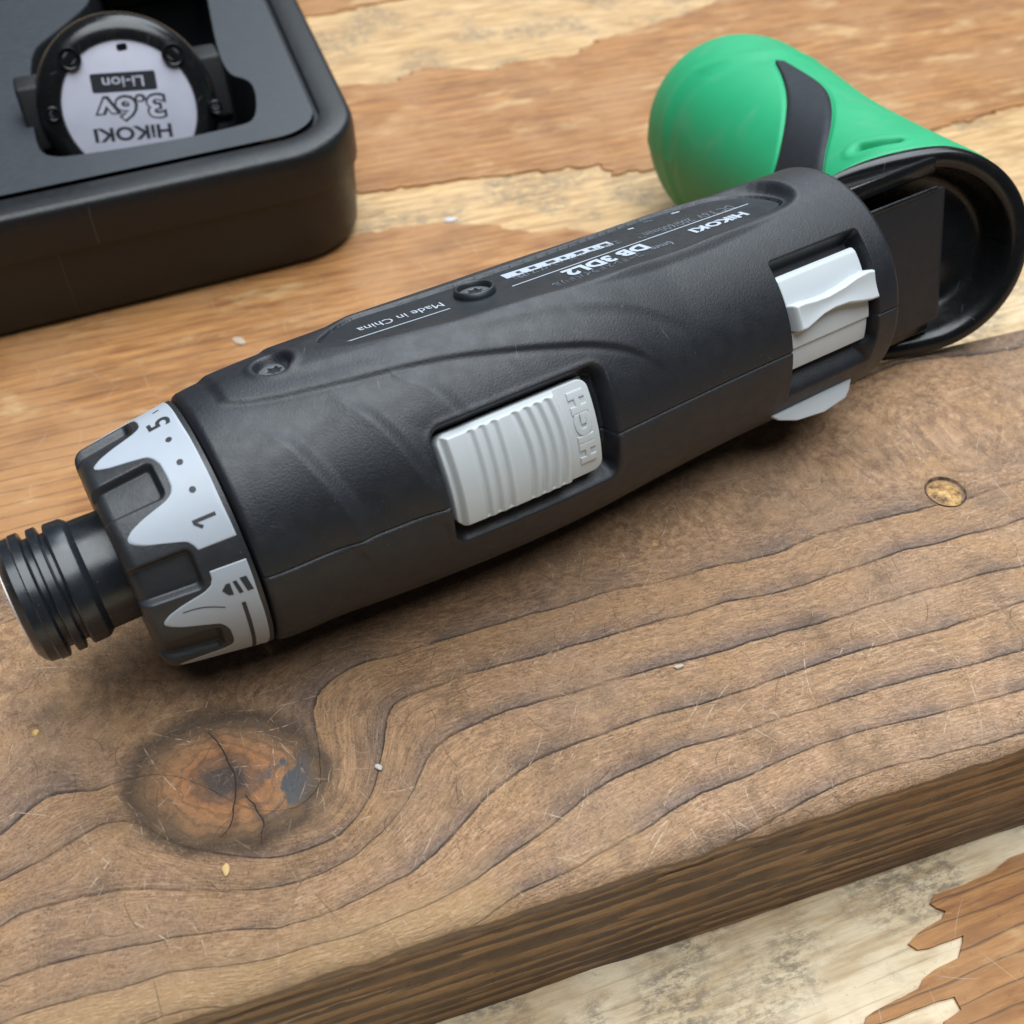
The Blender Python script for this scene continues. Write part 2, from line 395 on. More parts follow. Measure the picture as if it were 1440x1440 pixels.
# ------------------------------------------------------------------ the bench: plywood sheet with peeling face veneer
ZB = -38.0
BA = radians(19.5); bu = np.array([cos(BA), sin(BA)]); bv = np.array([-sin(BA), cos(BA)])
def bench_guv(P): P = np.asarray(P); return np.stack([P[:, :2] @ bu, P[:, :2] @ bv, P[:, 2]], 1)
V = np.array([[-900, -500, ZB], [900, -500, ZB], [900, 1300, ZB], [-900, 1300, ZB]], float)
bench = obj('workbench_top', V, [[0, 1, 2, 3]], MAT['core'], None, False, {'guv': bench_guv(V)})
bench['kind'] = 'structure'
def fractal_edge(poly, step=1.2, amp=1.6, seed=0):
    out = []
    n = len(poly)
    for i in range(n):
        p, q = np.array(poly[i], float), np.array(poly[(i + 1) % n], float)
        L = np.linalg.norm(q - p); k = max(1, min(int(L / step), 160))
        for j in range(k):
            a = p + (q - p) * j / k
            w = mn.fractal((a[0] * .11 + seed, a[1] * .33, seed), 1.0, 2.1, 5) * amp
            w2 = mn.fractal((a[0] * .11, a[1] * .33 + seed + 50, seed), 1.0, 2.1, 5) * amp
            r = bu * w * 1.8 + bv * w2 * .7
            out.append(a + r)
    return out
def veneer(pix, seed, amp, zt=0.7, zb=ZB):
    P = [at_z(px, py, ZB)[:2] for px, py in pix]
    E_ = fractal_edge(P, 1.2, amp, seed); n = len(E_)
    V = [(p[0], p[1], zb + zt) for p in E_] + [(p[0], p[1], zb - .2) for p in E_]
    from mathutils.geometry import delaunay_2d_cdt
    r_ = delaunay_2d_cdt([Vector((float(p[0]), float(p[1]))) for p in E_], [(i, (i + 1) % n) for i in range(n)], [], 0, 1e-5, True)
    cc = np.array([np.mean([r_[0][i][:] for i in f], axis=0) for f in r_[2]]); ok = in_poly(cc[:, 0], cc[:, 1], E_)
    V = []; F = [list(f) for f, k in zip(r_[2], ok) if k]; top_ = [(v.x, v.y, zb + zt) for v in r_[0]]
    nt = len(top_); V = top_ + [(p[0], p[1], zb + zt) for p in E_] + [(p[0], p[1], zb - .2) for p in E_]
    F = [f if sum(top_[f[i]][0] * top_[f[(i + 1) % len(f)]][1] - top_[f[(i + 1) % len(f)]][0] * top_[f[i]][1] for i in range(len(f))) > 0 else f[::-1] for f in F]
    F += [[nt + i, nt + n + i, nt + n + (i + 1) % n, nt + (i + 1) % n] for i in range(n)]
    A = 1; unused = sum(E_[i][0] * E_[(i + 1) % n][1] - E_[(i + 1) % n][0] * E_[i][1] for i in range(n))
    if A < 0: F = [f[::-1] for f in F]
    o = obj('veneer', V, F, MAT['veneer'], bench, False, {'guv': bench_guv(np.array(V))})
    return o
veneer([(1700, 1090), (1440, 1202), (1423, 1207), (1407, 1217), (1390, 1229), (1370, 1237), (1337, 1252), (1313, 1262), (1308, 1272), (1318, 1278), (1330, 1283), (1323, 1293), (1307, 1301), (1290, 1313), (1273, 1330), (1284, 1339), (1300, 1337), (1330, 1326), (1352, 1316), (1349, 1337), (1343, 1350), (1320, 1362), (1297, 1379), (1290, 1392), (1258, 1409), (1220, 1429), (1216, 1442), (1262, 1434), (1310, 1412), (1340, 1402), (1348, 1420), (1330, 1437), (1300, 1500), (1700, 1600)], 3.1, .55)
veneer([(-300, 900), (-300, 420), (200, 410), (440, 362), (490, 336), (560, 322), (640, 316), (700, 322), (760, 331), (800, 322), (850, 336), (890, 329), (940, 316), (1000, 312), (1100, 330), (1190, 360), (1270, 440), (1290, 500), (1280, 560), (700, 760), (0, 960)], 8.2, 2.2)
veneer([(200, 330), (380, 305), (440, 296), (490, 274), (560, 265), (620, 258), (700, 248), (780, 240), (832, 233), (847, 241), (862, 250), (880, 243), (920, 241), (960, 232), (1100, 215), (1250, 205), (1300, 190), (1340, 178), (1380, 165), (1440, 148), (1700, 90), (1700, -200), (1060, -120), (1010, 4), (950, 28), (900, 42), (850, 56), (800, 82), (720, 90), (680, 103), (600, 97), (545, 117), (480, 123), (440, 135), (200, 180)], 5.7, 2.6)
veneer([(200, 80), (440, 24), (520, 8), (600, -8), (680, -30), (700, -200), (200, -200)], 2.4, 2.2)

# ------------------------------------------------------------------ thick plank on the bench
PA = radians(17.97); pu = np.array([cos(PA), sin(PA)]); pv = np.array([-sin(PA), cos(PA)])
VN = at_z(700, 1288, 0)[:2] @ pv; VF = at_z(1370, 474, 0)[:2] @ pv
def puv(px, py): p = at_z(px, py, 0)[:2]; return np.array([p @ pu, p @ pv])
plank = empty('wooden_plank', (*(pu * 20 + pv * (VN + VF) / 2), ZB), 'thick scratched brown plank with a dark knot, lying across the bench under the driver', 'plank')
LINES = {
 0: [[(0, 1175), (25, 1155), (60, 1125), (90, 1115), (140, 1110)], [(450, 972), (499, 937), (554, 922), (610, 904), (660, 890), (720, 872), (795, 852), (920, 820), (970, 807), (1045, 790), (1100, 775), (1170, 747), (1220, 735), (1285, 720), (1365, 700), (1440, 675)]],
 1: [[(0, 1240), (50, 1215), (100, 1185), (145, 1160), (175, 1155), (200, 1160), (225, 1175), (265, 1192), (320, 1202), (380, 1207), (425, 1197), (475, 1175), (505, 1145), (525, 1110), (533, 1080), (540, 1045), (545, 1010), (555, 990), (600, 970), (660, 947), (720, 932), (800, 910), (920, 875), (1020, 847), (1100, 832), (1160, 812), (1270, 775), (1360, 752), (1440, 730)]],
 2: [[(0, 1305), (40, 1282), (85, 1270), (140, 1257), (210, 1250), (280, 1252), (340, 1252), (390, 1247), (435, 1235), (475, 1217), (520, 1185), (555, 1150), (580, 1115), (595, 1080), (610, 1055), (635, 1035), (675, 1015), (720, 998), (795, 977), (870, 955), (945, 935), (1020, 915), (1095, 892), (1170, 872), (1270, 840), (1345, 820), (1440, 797)]],
 3: [[(0, 1382), (40, 1367), (90, 1352), (145, 1340), (210, 1327), (280, 1315), (340, 1307), (395, 1305), (440, 1292), (480, 1277), (530, 1252), (575, 1230), (615, 1197), (650, 1160), (685, 1120), (720, 1092), (750, 1072), (800, 1050), (850, 1032), (910, 1010), (970, 995), (1045, 972), (1120, 945), (1195, 920), (1270, 900), (1320, 887), (1370, 870), (1440, 847)]],
 4: [[(33, 1427), (83, 1412), (133, 1398), (183, 1387), (233, 1370), (283, 1362), (333, 1357), (383, 1347), (427, 1333), (480, 1320), (560, 1290), (625, 1262), (680, 1230), (720, 1200), (750, 1180), (785, 1155), (825, 1120), (870, 1092), (920, 1070), (960, 1052), (1020, 1037), (1080, 1017), (1145, 997), (1200, 980), (1260, 962), (1320, 947), (1370, 935), (1440, 915)]],
 5: [[(720, 1262), (790, 1230), (855, 1195), (910, 1165), (980, 1120), (1045, 1095), (1110, 1065), (1170, 1042), (1220, 1027), (1295, 1010), (1370, 990), (1440, 970)]],
 -.55: [[(0, 1010), (80, 1000), (170, 985), (300, 960), (400, 930), (560, 860), (760, 790), (960, 705), (1150, 640), (1300, 590), (1440, 560)]],
 -1: [[(1000, 620), (1150, 560), (1300, 505), (1440, 488)], [(-60, 900), (200, 830), (600, 720)]],
}
pts, vals = [], []
for ph, polys in LINES.items():
    for pl in polys:
        for q in pl: pts.append(puv(*q)); vals.append(ph)
phase_f = tps(pts, np.array(vals, float), 1e-4)
kc = puv(318, 1095); ka = (puv(478, 1085) - puv(170, 1105)) / 2; kb = (puv(330, 990) - puv(330, 1206)) / 2
us = np.unique(np.concatenate([np.linspace(-420, -150, 30)[:-1], np.arange(-150, 165, .55), np.arange(-78, -28, .25), np.linspace(165, 420, 30)]))
side_z = np.linspace(ZB, -3.6, 64)
prof = [(0.0, z, 1) for z in side_z] + [(3.6 * (1 - cos(t)), -3.6 + 3.6 * sin(t), max(0, 1 - 1.6 * sin(t))) for t in np.linspace(.12, pi / 2, 9)]
nside = len(prof)
prof += [(v, 0.0, 0) for v in np.unique(np.concatenate([np.arange(4.1, VF - VN - 2.2, .5), np.arange(kc[1] - VN - 11, kc[1] - VN + 11, .25)]))]
ntop = len(prof)
prof += [(VF - VN - 2 + 2 * sin(t), -2 + 2 * cos(t), 0) for t in np.linspace(.2, pi / 2, 6)] + [(VF - VN, ZB, 1)]
prof = np.array(prof); m_ = len(prof); n_ = len(us)
UU, VV = np.meshgrid(us, prof[:, 0] + VN, indexing='ij'); ZZ = np.broadcast_to(prof[:, 1], UU.shape).copy(); SD = np.broadcast_to(prof[:, 2], UU.shape).copy()
PH = phase_f(np.stack([UU.ravel(), VV.ravel()], 1)).reshape(UU.shape)
Q = np.stack([UU.ravel(), VV.ravel()], 1)
KI = np.linalg.inv(np.stack([ka, kb], 1)); kq = (Q - kc) @ KI.T
knot = np.linalg.norm(kq, axis=1).reshape(UU.shape)
stainm = (sstep(.15, .5, kq[:, 0]) * (1 - sstep(.62, .9, np.linalg.norm(kq, axis=1)))).reshape(UU.shape)
crack = np.minimum.reduce([poly_dist(Q, [puv(*q) for q in pl]) for pl in ([(293, 1030), (310, 1048), (320, 1070), (331, 1090), (332, 1120), (329, 1142), (327, 1160), (312, 1176)], [(344, 1115), (358, 1135), (372, 1158), (368, 1182)])]).reshape(UU.shape)
sidemask = np.zeros(UU.shape, bool); sidemask[:, :nside] = True
wob = np.array([mn.fractal((u * .02, 3.3, 1.0), 1.0, 2.0, 4) for u in us])
wob2 = np.array([mn.fractal((u * .12, 8.3, 1.0), 1.0, 2.0, 4) for u in us])
# growth rings show as ridges on the sawn side
dep = -ZZ
sphase = dep / 4.2 + .9 * wob[:, None] + .35 * np.sin(dep / 5.0) + .25 * np.sin(dep / 9 + UU / 80)
PH = np.where(SD > .5, sphase, PH)
ridge = np.abs(np.mod(sphase, 1) - .5) * 2
VV = np.where(sidemask & (dep > 3), VV - .35 * (ridge - .5) - .6 * wob[:, None] * sstep(3, 12, dep), VV)
arris = np.exp(-((prof[:, 0]) / 3.2) ** 2) * (prof[:, 1] > -5)
ZZ = ZZ - arris[None, :] * np.maximum(0, .55 + 1.9 * wob2 + .9 * wob)[:, None] * .8
topm = np.zeros(UU.shape); topm[:, nside:ntop] = 1
lowz = .10 * np.sin(UU / 31 + 1) * np.sin(VV / 17) - .25 * np.exp(-(knot / .9) ** 2)
fr = np.mod(PH, 1.0)
ZZ += topm * (lowz + .10 * (sstep(.4, .93, fr) - sstep(.955, .995, fr)) * sstep(.9, 1.1, knot))
HOLES = [((1330, 691), 4.1, .9), ((921, 762), 1.0, .7), ((48, 1028), 1.0, .5), ((1240, 900), 1.9, .25), ((1421, 875), 2.2, .25), ((1165, 1110), 2.0, .35), ((905, 690), 1.8, .35), ((1266, 992), 1.2, .3), ((1404, 850), 1.2, .2)]
for q, rr, dd in HOLES:
    c = puv(*q); d = np.hypot(UU - c[0], VV - c[1]); ZZ -= topm * dd * (1 - sstep(rr * .72, rr * 1.12, d))
TONE = [(50, 950, .8), (400, 900, 1), (700, 830, .95), (900, 760, .8), (1200, 620, .6), (1400, 600, .5), (200, 1050, .85), (600, 1000, .75), (900, 900, .55), (1300, 800, .3), (1400, 950, .15), (1000, 1050, .3), (700, 1150, .5), (300, 1280, .5), (100, 1380, .45), (700, 1250, .4), (1100, 1130, .2), (500, 1350, .35)]  # wood tone by spot: brown grime, partly also shade painted into the colour
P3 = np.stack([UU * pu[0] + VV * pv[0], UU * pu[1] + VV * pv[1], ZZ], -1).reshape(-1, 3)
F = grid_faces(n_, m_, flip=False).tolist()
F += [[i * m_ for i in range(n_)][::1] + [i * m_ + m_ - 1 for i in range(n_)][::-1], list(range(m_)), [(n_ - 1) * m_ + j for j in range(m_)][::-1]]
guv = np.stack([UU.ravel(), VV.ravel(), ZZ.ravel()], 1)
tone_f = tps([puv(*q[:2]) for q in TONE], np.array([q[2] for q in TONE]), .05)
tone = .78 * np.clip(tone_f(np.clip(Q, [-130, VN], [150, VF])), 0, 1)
wearu = np.repeat(interp(us, [(-140, .10), (-100, .20), (-60, .22), (-20, .28), (10, .20), (30, .02), (60, -.08), (150, -.05)])[:, None], m_, 1).ravel()
edge = np.minimum(np.abs(VV - VN), 99).ravel() + np.maximum(0, -ZZ.ravel() - 2) * 3
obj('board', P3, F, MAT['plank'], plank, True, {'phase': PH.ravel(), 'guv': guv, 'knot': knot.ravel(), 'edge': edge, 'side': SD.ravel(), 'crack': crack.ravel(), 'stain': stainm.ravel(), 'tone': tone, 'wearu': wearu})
# drying cracks across the knot: narrow dark fissures
m = NT('crack_dark'); MAT['crack'] = m.bsdf((.030, .018, .012), .9)
surf = lambda u, v: .10 * sin(u / 31 + 1) * sin(v / 17) - .25 * np.exp(-((np.linalg.norm(KI @ (np.array([u, v]) - kc))) / .9) ** 2)
for pl in ([(293, 1030), (303, 1038), (310, 1048), (316, 1060), (321, 1072), (328, 1084), (331, 1095), (331, 1110), (332, 1122), (329, 1134), (330, 1146), (326, 1158), (320, 1167), (312, 1176)], [(344, 1115), (350, 1124), (356, 1130), (361, 1141), (369, 1150), (372, 1160), (368, 1172), (370, 1184)]):
    P_ = chaikin([puv(*q) + rng.normal(0, .12, 2) for q in pl], 2); n = len(P_); V = []
    tg = np.gradient(P_, axis=0); tg /= np.linalg.norm(tg, axis=1)[:, None]; nn = np.stack([-tg[:, 1], tg[:, 0]], 1)
    for i in range(n):
        w_ = (.10 * sin(pi * min(1, (i + 1) / n)) ** .5 + .04) * (1 + .6 * rng.normal() * .4)
        for sg in (-1, 1):
            q = P_[i] + nn[i] * w_ * sg; p = q[0] * pu + q[1] * pv; V.append((p[0], p[1], surf(*q) + .035))
    obj('crack', V, grid_faces(n, 2), MAT['crack'], plank, False)
m = NT('hole_rim_brown'); v = m.objco(); MAT['holerim'] = m.bsdf(m.mix(m.smooth(m.noise(v, 500., 4), .4, .65), (.05, .028, .016), (.20, .12, .07)), .7)
# countersunk screw driven into the plank, and two small nail heads
m = NT('worn_brass_screw'); v = m.objco(); nz = m.noise(v, 520., 6, .75)
MAT['brass'] = m.bsdf(m.ramp(nz, [(.36, (.10, .055, .025)), (.47, (.34, .18, .06)), (.56, (.55, .34, .12)), (.70, (.75, .55, .28))]), m.lin(nz, .3, .7, .55, .3), m.bump(nz, .35 * S), Metallic=.15)
def disc_screw(px, py, R, z, mat, cross=True, name='screw'):
    c = at_z(px, py, 0); nR, nA = 9, 40; V = []
    for i in range(nR):
        r = R * i / (nR - 1)
        for j in range(nA):
            t = 2 * pi * j / nA; x, y = r * cos(t + .6), r * sin(t + .6)
            zz = z - .35 * (r / R) ** 4
            if cross and (min(abs(x), abs(y)) < R * .14) and r < R * .62: zz -= .5
            V.append((c[0] + x, c[1] + y, zz))
    return obj(name, V, grid_faces(nR, nA, True), mat, plank)
disc_screw(1330, 691, 3.6, -.5, MAT['brass'], False)
t_ = np.linspace(0, 2 * pi, 40, endpoint=False); c_ = at_z(1330, 691, 0)
obj('screw_hole', np.vstack([np.column_stack([c_[0] + r * np.cos(t_), c_[1] + r * np.sin(t_), np.full(40, z)]) for r, z in ((3.5, -.75), (3.7, -.45), (3.92, -.02), (4.02, .04))]), grid_faces(4, 40, True), MAT['holerim'], plank)
disc_screw(921, 762, .75, -.42, MAT['brass'], False, 'nail')
disc_screw(48, 1028, .75, -.30, MAT['brass'], False, 'nail')

# ------------------------------------------------------------------ the driver: frame of its barrel
AZ = 24.3
O = at_z(312, 733, AZ)
A = at_z(1175, 374, AZ + 1.0) - O; A[2] = 0; A = unit(A)
NF = np.cross(A, ZUP); ZL = ZUP
def cyl(x, th, r):
    x, th, r = np.broadcast_arrays(np.asarray(x, float), np.asarray(th, float), np.asarray(r, float))
    return O + x[..., None] * A + (r * np.cos(th))[..., None] * NF + (r * np.sin(th))[..., None] * ZL
RX = [(-2, 21.3), (0, 21.4), (4, 21.75), (10, 21.9), (21, 22.8), (33, 23.6), (45, 24.1), (62, 24.0), (75, 23.3), (90, 22.7), (110, 22.5), (140, 22.5)]
RTOP = [(0, 21.4), (5, 22.0), (14, 22.5), (27, 22.6), (33, 22.8), (60, 22.7), (100, 22.5), (140, 22.5)]
def Rb(x, th=0.5):
    k = sstep(radians(78), radians(112), th)
    return smooth_interp(x, RX) * (1 - k) + smooth_interp(x, RTOP) * k
def hit(px, py, rf):
    d = unit(ray(px, py)); t = np.arange(60, 420, .04); P = C0 + t[:, None] * d - O
    x = P @ A; r = np.hypot(P @ NF, P @ ZL); i = int(np.argmax(r < rf(x)))
    return float(x[i]), float(atan2(P[i] @ ZL, P[i] @ NF))
driver = empty('folding_screwdriver', (*(O + A * 60)[:2], 0), 'black and green folding cordless screwdriver bent at its hinge, lying on the plank', 'power tool')

# name plate plane, tilted a little against the axis
TP = radians(108)
NPL = cos(TP) * NF + sin(TP) * ZL; WPL = sin(TP) * NF - cos(TP) * ZL
D0, DS = 23.55, -0.0322
def Dpl(x): return D0 + DS * np.asarray(x, float)
npl = unit(NPL - DS * A)
def on_plate(px, py):
    P = at_plane(px, py, O + NPL * D0, npl) - O; return np.array([P @ A, P @ WPL])
def plate_pt(x, w, h=0.0): return O + np.asarray(x)[..., None] * A + np.asarray(w)[..., None] * WPL + (Dpl(x) + h)[..., None] * NPL
near = [on_plate(*q) for q in [(446, 486), (500, 481), (600, 457), (640, 448), (701, 429), (747, 415), (793, 403), (840, 389), (876, 379), (930, 360), (984, 341), (1038, 319), (1085, 297)]]
far = [on_plate(*q) for q in [(1100, 288), (1094, 282), (1057, 276), (1002, 280), (966, 290), (912, 305), (840, 331), (760, 360), (700, 381), (600, 415), (520, 440), (490, 449), (465, 466), (450, 478)]]
PLATE = chaikin(near + far, 2, True)

# ---- body shell: radius as a function of length x and angle theta
xs = np.unique(np.concatenate([np.linspace(0, 1.6, 10), np.arange(1.6, 127.4, .27), np.linspace(29.6, 31.6, 14), np.linspace(60.4, 63, 14), np.linspace(99.8, 101.6, 12), np.linspace(120.6, 122.6, 14), np.linspace(126, 127.6, 12)]))
xs = xs[np.concatenate([[True], np.diff(xs) > .045])]; xs[-1] = 127.6
tp = 18.0
ths = np.radians(np.unique(np.concatenate([np.arange(-60, 150, .55), np.arange(150, 300.1, 2.5), np.arange(tp - 1.0, tp + 1.01, .125)])))
X, T = np.meshgrid(xs, ths, indexing='ij'); TD = np.degrees(T)
R = Rb(X, np.where(T > radians(200), 0.0, T))
W = Dpl(X) * np.tan(np.clip(TP - T, -1.2, 1.2)); dcos = np.cos(T - TP)
# crease outlining the raised flank, and a second softer one above it
def crease(pl, step, groove, wdt):
    px_ = np.array([p[0] for p in pl]); pt = np.radians([p[1] for p in pl])
    tl = smooth_interp(X, list(zip(px_, pt))); sl = np.gradient(np.interp(xs, px_, pt), xs) * 22.5
    d = (T - tl) * 22.5 / np.sqrt(1 + sl ** 2)[:, None]
    win = sstep(px_[0] - .6, px_[0] + 1.4, X) * (1 - sstep(px_[-1] - 8, px_[-1] + 1, X)) * (TD < 175)
    return win * (step * sstep(-wdt, wdt, d) - groove * np.exp(-(d / (wdt * .75)) ** 2))
R = R + crease([(5.2, 93.5), (7.7, 89.5), (12, 85.5), (17.9, 81.5), (24.3, 77.8), (31, 74.8), (37.6, 71.5), (46.4, 65.8), (55.6, 59.4), (63.9, 52.5), (69.5, 44.5), (72.6, 36.5), (76, 24)], .48, .24, .8) * (1 - .999 * sstep(60, 80, X) * .6)
R = R + crease([(16, 93), (18.6, 91.6), (26.3, 87.8), (32.9, 84.1), (42.1, 80.1), (48.9, 76.1), (61.1, 70.9), (72.9, 60.6), (82, 44)], .40, .08, 1.3)
# thumb scallops on the flank
for pl, dep_, wd in (([(5.8, 86), (7.1, 80), (9, 70), (10.9, 59), (12.7, 46), (13.9, 37), (15.2, 22), (16, 8)], .85, 9.5), ([(19.5, 78), (21.1, 69), (23.2, 59), (25.1, 47), (26.8, 34), (28.3, 23), (29.6, 8)], .90, 10.0), ([(29.8, 74), (30.8, 70), (33, 64), (35.3, 52.6), (36.5, 40)], .60, 7.0)):
    q = sorted([(radians(p[1]), p[0]) for p in pl]); xl = smooth_interp(T, q); d = X - xl
    win = sstep(radians(-2), radians(30), T) * (1 - sstep(radians(60), radians(80), T))
    wl = np.maximum(wd * np.sin(np.pi * np.clip((T - q[0][0]) / (q[-1][0] - q[0][0]), .02, .98)), .4)
    R = R + win * dep_ * np.where(d < 0, np.clip(1 + d / wl, 0, 1) ** 1.3, 1 - sstep(0, 3.2, d))
# name plate recess with its own outline; flat land just outside it
inp = in_poly(X, W, PLATE) & (np.abs(T - TP) < 1.1)
pd = poly_dist(np.stack([X.ravel(), W.ravel()], 1), np.vstack([PLATE, PLATE[:1]])).reshape(X.shape)
sd = np.where(inp, -pd, pd); closeby = np.abs(T - TP) < 1.1
land = (Dpl(X) + .35) / np.maximum(dcos, .3)
R = np.where(closeby, R * sstep(.4, 3.0, sd) + np.minimum(R + .6, land) * (1 - sstep(.4, 3.0, sd)), R)
R = np.where(closeby, R - (1 - sstep(-.25, .25, sd)) * .9, R)
R = np.where(closeby & (sd < 0), np.minimum(R, (Dpl(X) - .5) / np.maximum(dcos, .3)), R)
# screw hole ahead of the plate
def screw_hole(px, py, rr, dp):
    global R
    x0, t0 = hit(px, py, lambda x: Rb(x, radians(118)))
    d = np.hypot(X - x0, (T - t0) * 22.3); R = R - dp * (1 - sstep(rr * .8, rr * 1.1, d)); R = R + .25 * np.exp(-((d - rr * 1.25) / .7) ** 2)
    return x0, t0
sc1 = screw_hole(384, 515, 3.0, 1.4)
# window of the speed switch
def rrect(x, y, x0, x1, y0, y1, r):
    cx, cy = (x0 + x1) / 2, (y0 + y1) / 2; qx = np.abs(x - cx) - (x1 - x0) / 2 + r; qy = np.abs(y - cy) - (y1 - y0) / 2 + r
    return np.minimum(np.maximum(qx, qy), 0) + np.hypot(np.maximum(qx, 0), np.maximum(qy, 0)) - r
ARC = 23.8
d = rrect(X, T * ARC, 30.4, 61.9, radians(-2.6) * ARC, radians(48.6) * ARC, 2.4)
low = 1 - sstep(radians(2), radians(14), T)
R = R - 4.0 * (1 - sstep(-.9 - .9 * low, .12, d)) + .12 * np.exp(-((d - .5) / .5) ** 2)
# window of the reversing switch, open towards the underside
d = np.where(TD < 150, rrect(X, T * 22.5, 100.9, 121.9, radians(-9) * 22.5, radians(61) * 22.5, .9), 9)
low = 1 - sstep(radians(-2), radians(6), T)
R = R - 4.2 * (1 - sstep(-.75 - 3.4 * low, .1, d)) * (TD < 150)
# parting line of the two half shells
dpl = np.abs(T - radians(tp)) * 22.5
R = R - .34 * np.exp(-(dpl / .18) ** 2)
# rounded front and rear lips
R = R - 1.3 * (1 - np.sqrt(np.clip(1 - (1 - np.clip(X / 1.3, 0, 1)) ** 2, 0, 1)))
R = R - 1.5 * (1 - np.sqrt(np.clip(1 - (1 - np.clip((127.6 - X) / 1.5, 0, 1)) ** 2, 0, 1)))
V = cyl(X, T, R).reshape(-1, 3); n_, m_ = X.shape
F = grid_faces(n_, m_).tolist()
def ring_cap(V, F, base, m, x, r_in):
    k = len(V); t = ths; extra = cyl(np.full(m, x), t, np.full(m, r_in)); return np.vstack([V, extra]), k
V, k = ring_cap(V, F, 0, m_, 0.25, 15.0)
F += [[k + j, j, j + 1, k + j + 1] for j in range(m_ - 1)]
V, k2 = ring_cap(V, F, 0, m_, 127.3, 4.0)
b = (n_ - 1) * m_
F += [[b + j, k2 + j, k2 + j + 1, b + j + 1] for j in range(m_ - 1)]
body = obj('body', V, F, MAT['body'], driver, True)

# ---- name plate with its printing
def plate_poly(pts, h, name, mat, parent, thick=.3):
    pts = np.asarray(pts); n = len(pts)
    Vt = plate_pt(pts[:, 0], pts[:, 1], np.full(n, h)); Vb = plate_pt(pts[:, 0], pts[:, 1], np.full(n, h - thick))
    F = [list(range(n))] + [[i, n + i, n + (i + 1) % n, (i + 1) % n] for i in range(n)]
    Ar = sum(pts[i][0] * pts[(i + 1) % n][1] - pts[(i + 1) % n][0] * pts[i][1] for i in range(n))
    if Ar > 0: F = [f[::-1] for f in F]
    return obj(name, np.vstack([Vt, Vb]), F, mat, parent, False)
ctr = PLATE.mean(0); inner = []
for i in range(len(PLATE)):
    p0, p1, p2 = PLATE[i - 1], PLATE[i], PLATE[(i + 1) % len(PLATE)]; t = unit(p2 - p0); nn = np.array([-t[1], t[0]])
    if nn @ (ctr - p1) < 0: nn = -nn
    inner.append(p1 + nn * .35)
plate = plate_poly(inner, -.12, 'name_plate', MAT['plate'], driver, .35)
def plate_text(body_, pr, plft, hgt, mat, name='lettering', off=0.0, wshift=0.0, res=2):
    a, b_ = on_plate(*pr), on_plate(*plft); c = (a + b_) / 2; ang = atan2(b_[1] - a[1], b_[0] - a[0]); wd = np.linalg.norm(b_ - a)
    Vt, F = fit_text(body_, wd, hgt, offset=off, res=res)
    if len(Vt) == 0: return
    # text x runs towards -x, text y towards +w
    e1 = (b_ - a) / wd; e2 = np.array([e1[1], -e1[0]])
    if e2[1] < 0: e2 = -e2
    q = c[None] + Vt[:, :1] * e1 + (Vt[:, 1:2] + wshift) * e2
    return obj(name, plate_pt(q[:, 0], q[:, 1], np.full(len(q), -.05)), F, mat, plate, False)
plate_text('HiKOKI', (1048, 299), (973, 325), 2.7, MAT['print'], off=.045)
plate_text('6mm', (946, 340), (917, 350), 2.2, MAT['printdim'], off=.01)
plate_text('DB 3DL2', (908, 345), (795, 385), 3.6, MAT['print'], off=.05)
plate_text('コードレスドライバドリル', (903, 357), (778, 401), 2.0, MAT['printdim'])
plate_text('DC 3.6V  200/600min⁻¹', (1029, 290), (897, 333), 2.3, MAT['printdim'])
plate_text('工機ホールディングス(株)', (872, 338), (722, 391), 2.4, MAT['printdim'])
plate_text('Made in China', (622, 427), (504, 464), 2.2, MAT['print'], off=.0)
def plate_bar(p, q, wd, mat, name='printed_rule'):
    a, b_ = on_plate(*p), on_plate(*q); t = unit(b_ - a); nn = np.array([-t[1], t[0]]) * wd / 2
    return plate_poly([a + nn, b_ + nn, b_ - nn, a - nn], -.065, name, mat, plate, .02)
plate_bar((1052, 286), (720, 402), .28, MAT['print'])
plate_bar((633, 433), (484, 481), .26, MAT['print'])
plate_bar((858, 341), (708, 389), 2.5, MAT['print'], 'printed_bar')
for k_, (u0, u1) in enumerate([(.03, .09), (.16, .20), (.25, .33), (.42, .46), (.52, .60), (.70, .76), (.84, .88)]):
    a, b_ = np.array([858, 341.]), np.array([708, 389.])
    o_ = plate_bar(a + (b_ - a) * u0, a + (b_ - a) * u1, 1.1, MAT['ink'], 'printed_mark'); o_.location = (npl * .02 * S)
plate_bar((955, 297), (944, 300), .5, MAT['print'], 'printed_mark'); plate_bar((891, 320), (883, 322), .5, MAT['print'], 'printed_mark')
plate_bar((918, 309), (905, 312), .35, MAT['printdim'], 'printed_mark')

# ---- case screws of the body
def shell_screw(c, n, R_, parent):
    n = unit(n); e1 = unit(A - n * (A @ n)); e2 = np.cross(n, e1)
    rows = [(R_ * 1.18, -.9), (R_ * 1.15, .18), (R_ * 1.02, .30), (R_ * .93, .12), (R_ * .90, -.75), (R_ * .86, -.78), (R_ * .80, -.62), (R_ * .52, -.50), (R_ * .44, -.52)]
    V = []; na = 60
    for r, h in rows:
        for j in range(na): t = 2 * pi * j / na; V.append(c + e1 * r * cos(t) + e2 * r * sin(t) + n * h)
    for r0, h in ((R_ * .40, -.58), (R_ * .36, -1.4), (0.01, -1.4)):
        for j in range(na):
            t = 2 * pi * j / na; r = r0 * (1 + .20 * cos(6 * t)) ; V.append(c + e1 * r * cos(t) + e2 * r * sin(t) + n * h)
    k = len(rows)
    o = obj('screw', V[4 * na:], grid_faces(k + 3 - 4, na, True), MAT['screw'], parent)
    return sharp(o, 40), V[:5 * na], na
sc2 = on_plate(668, 411)
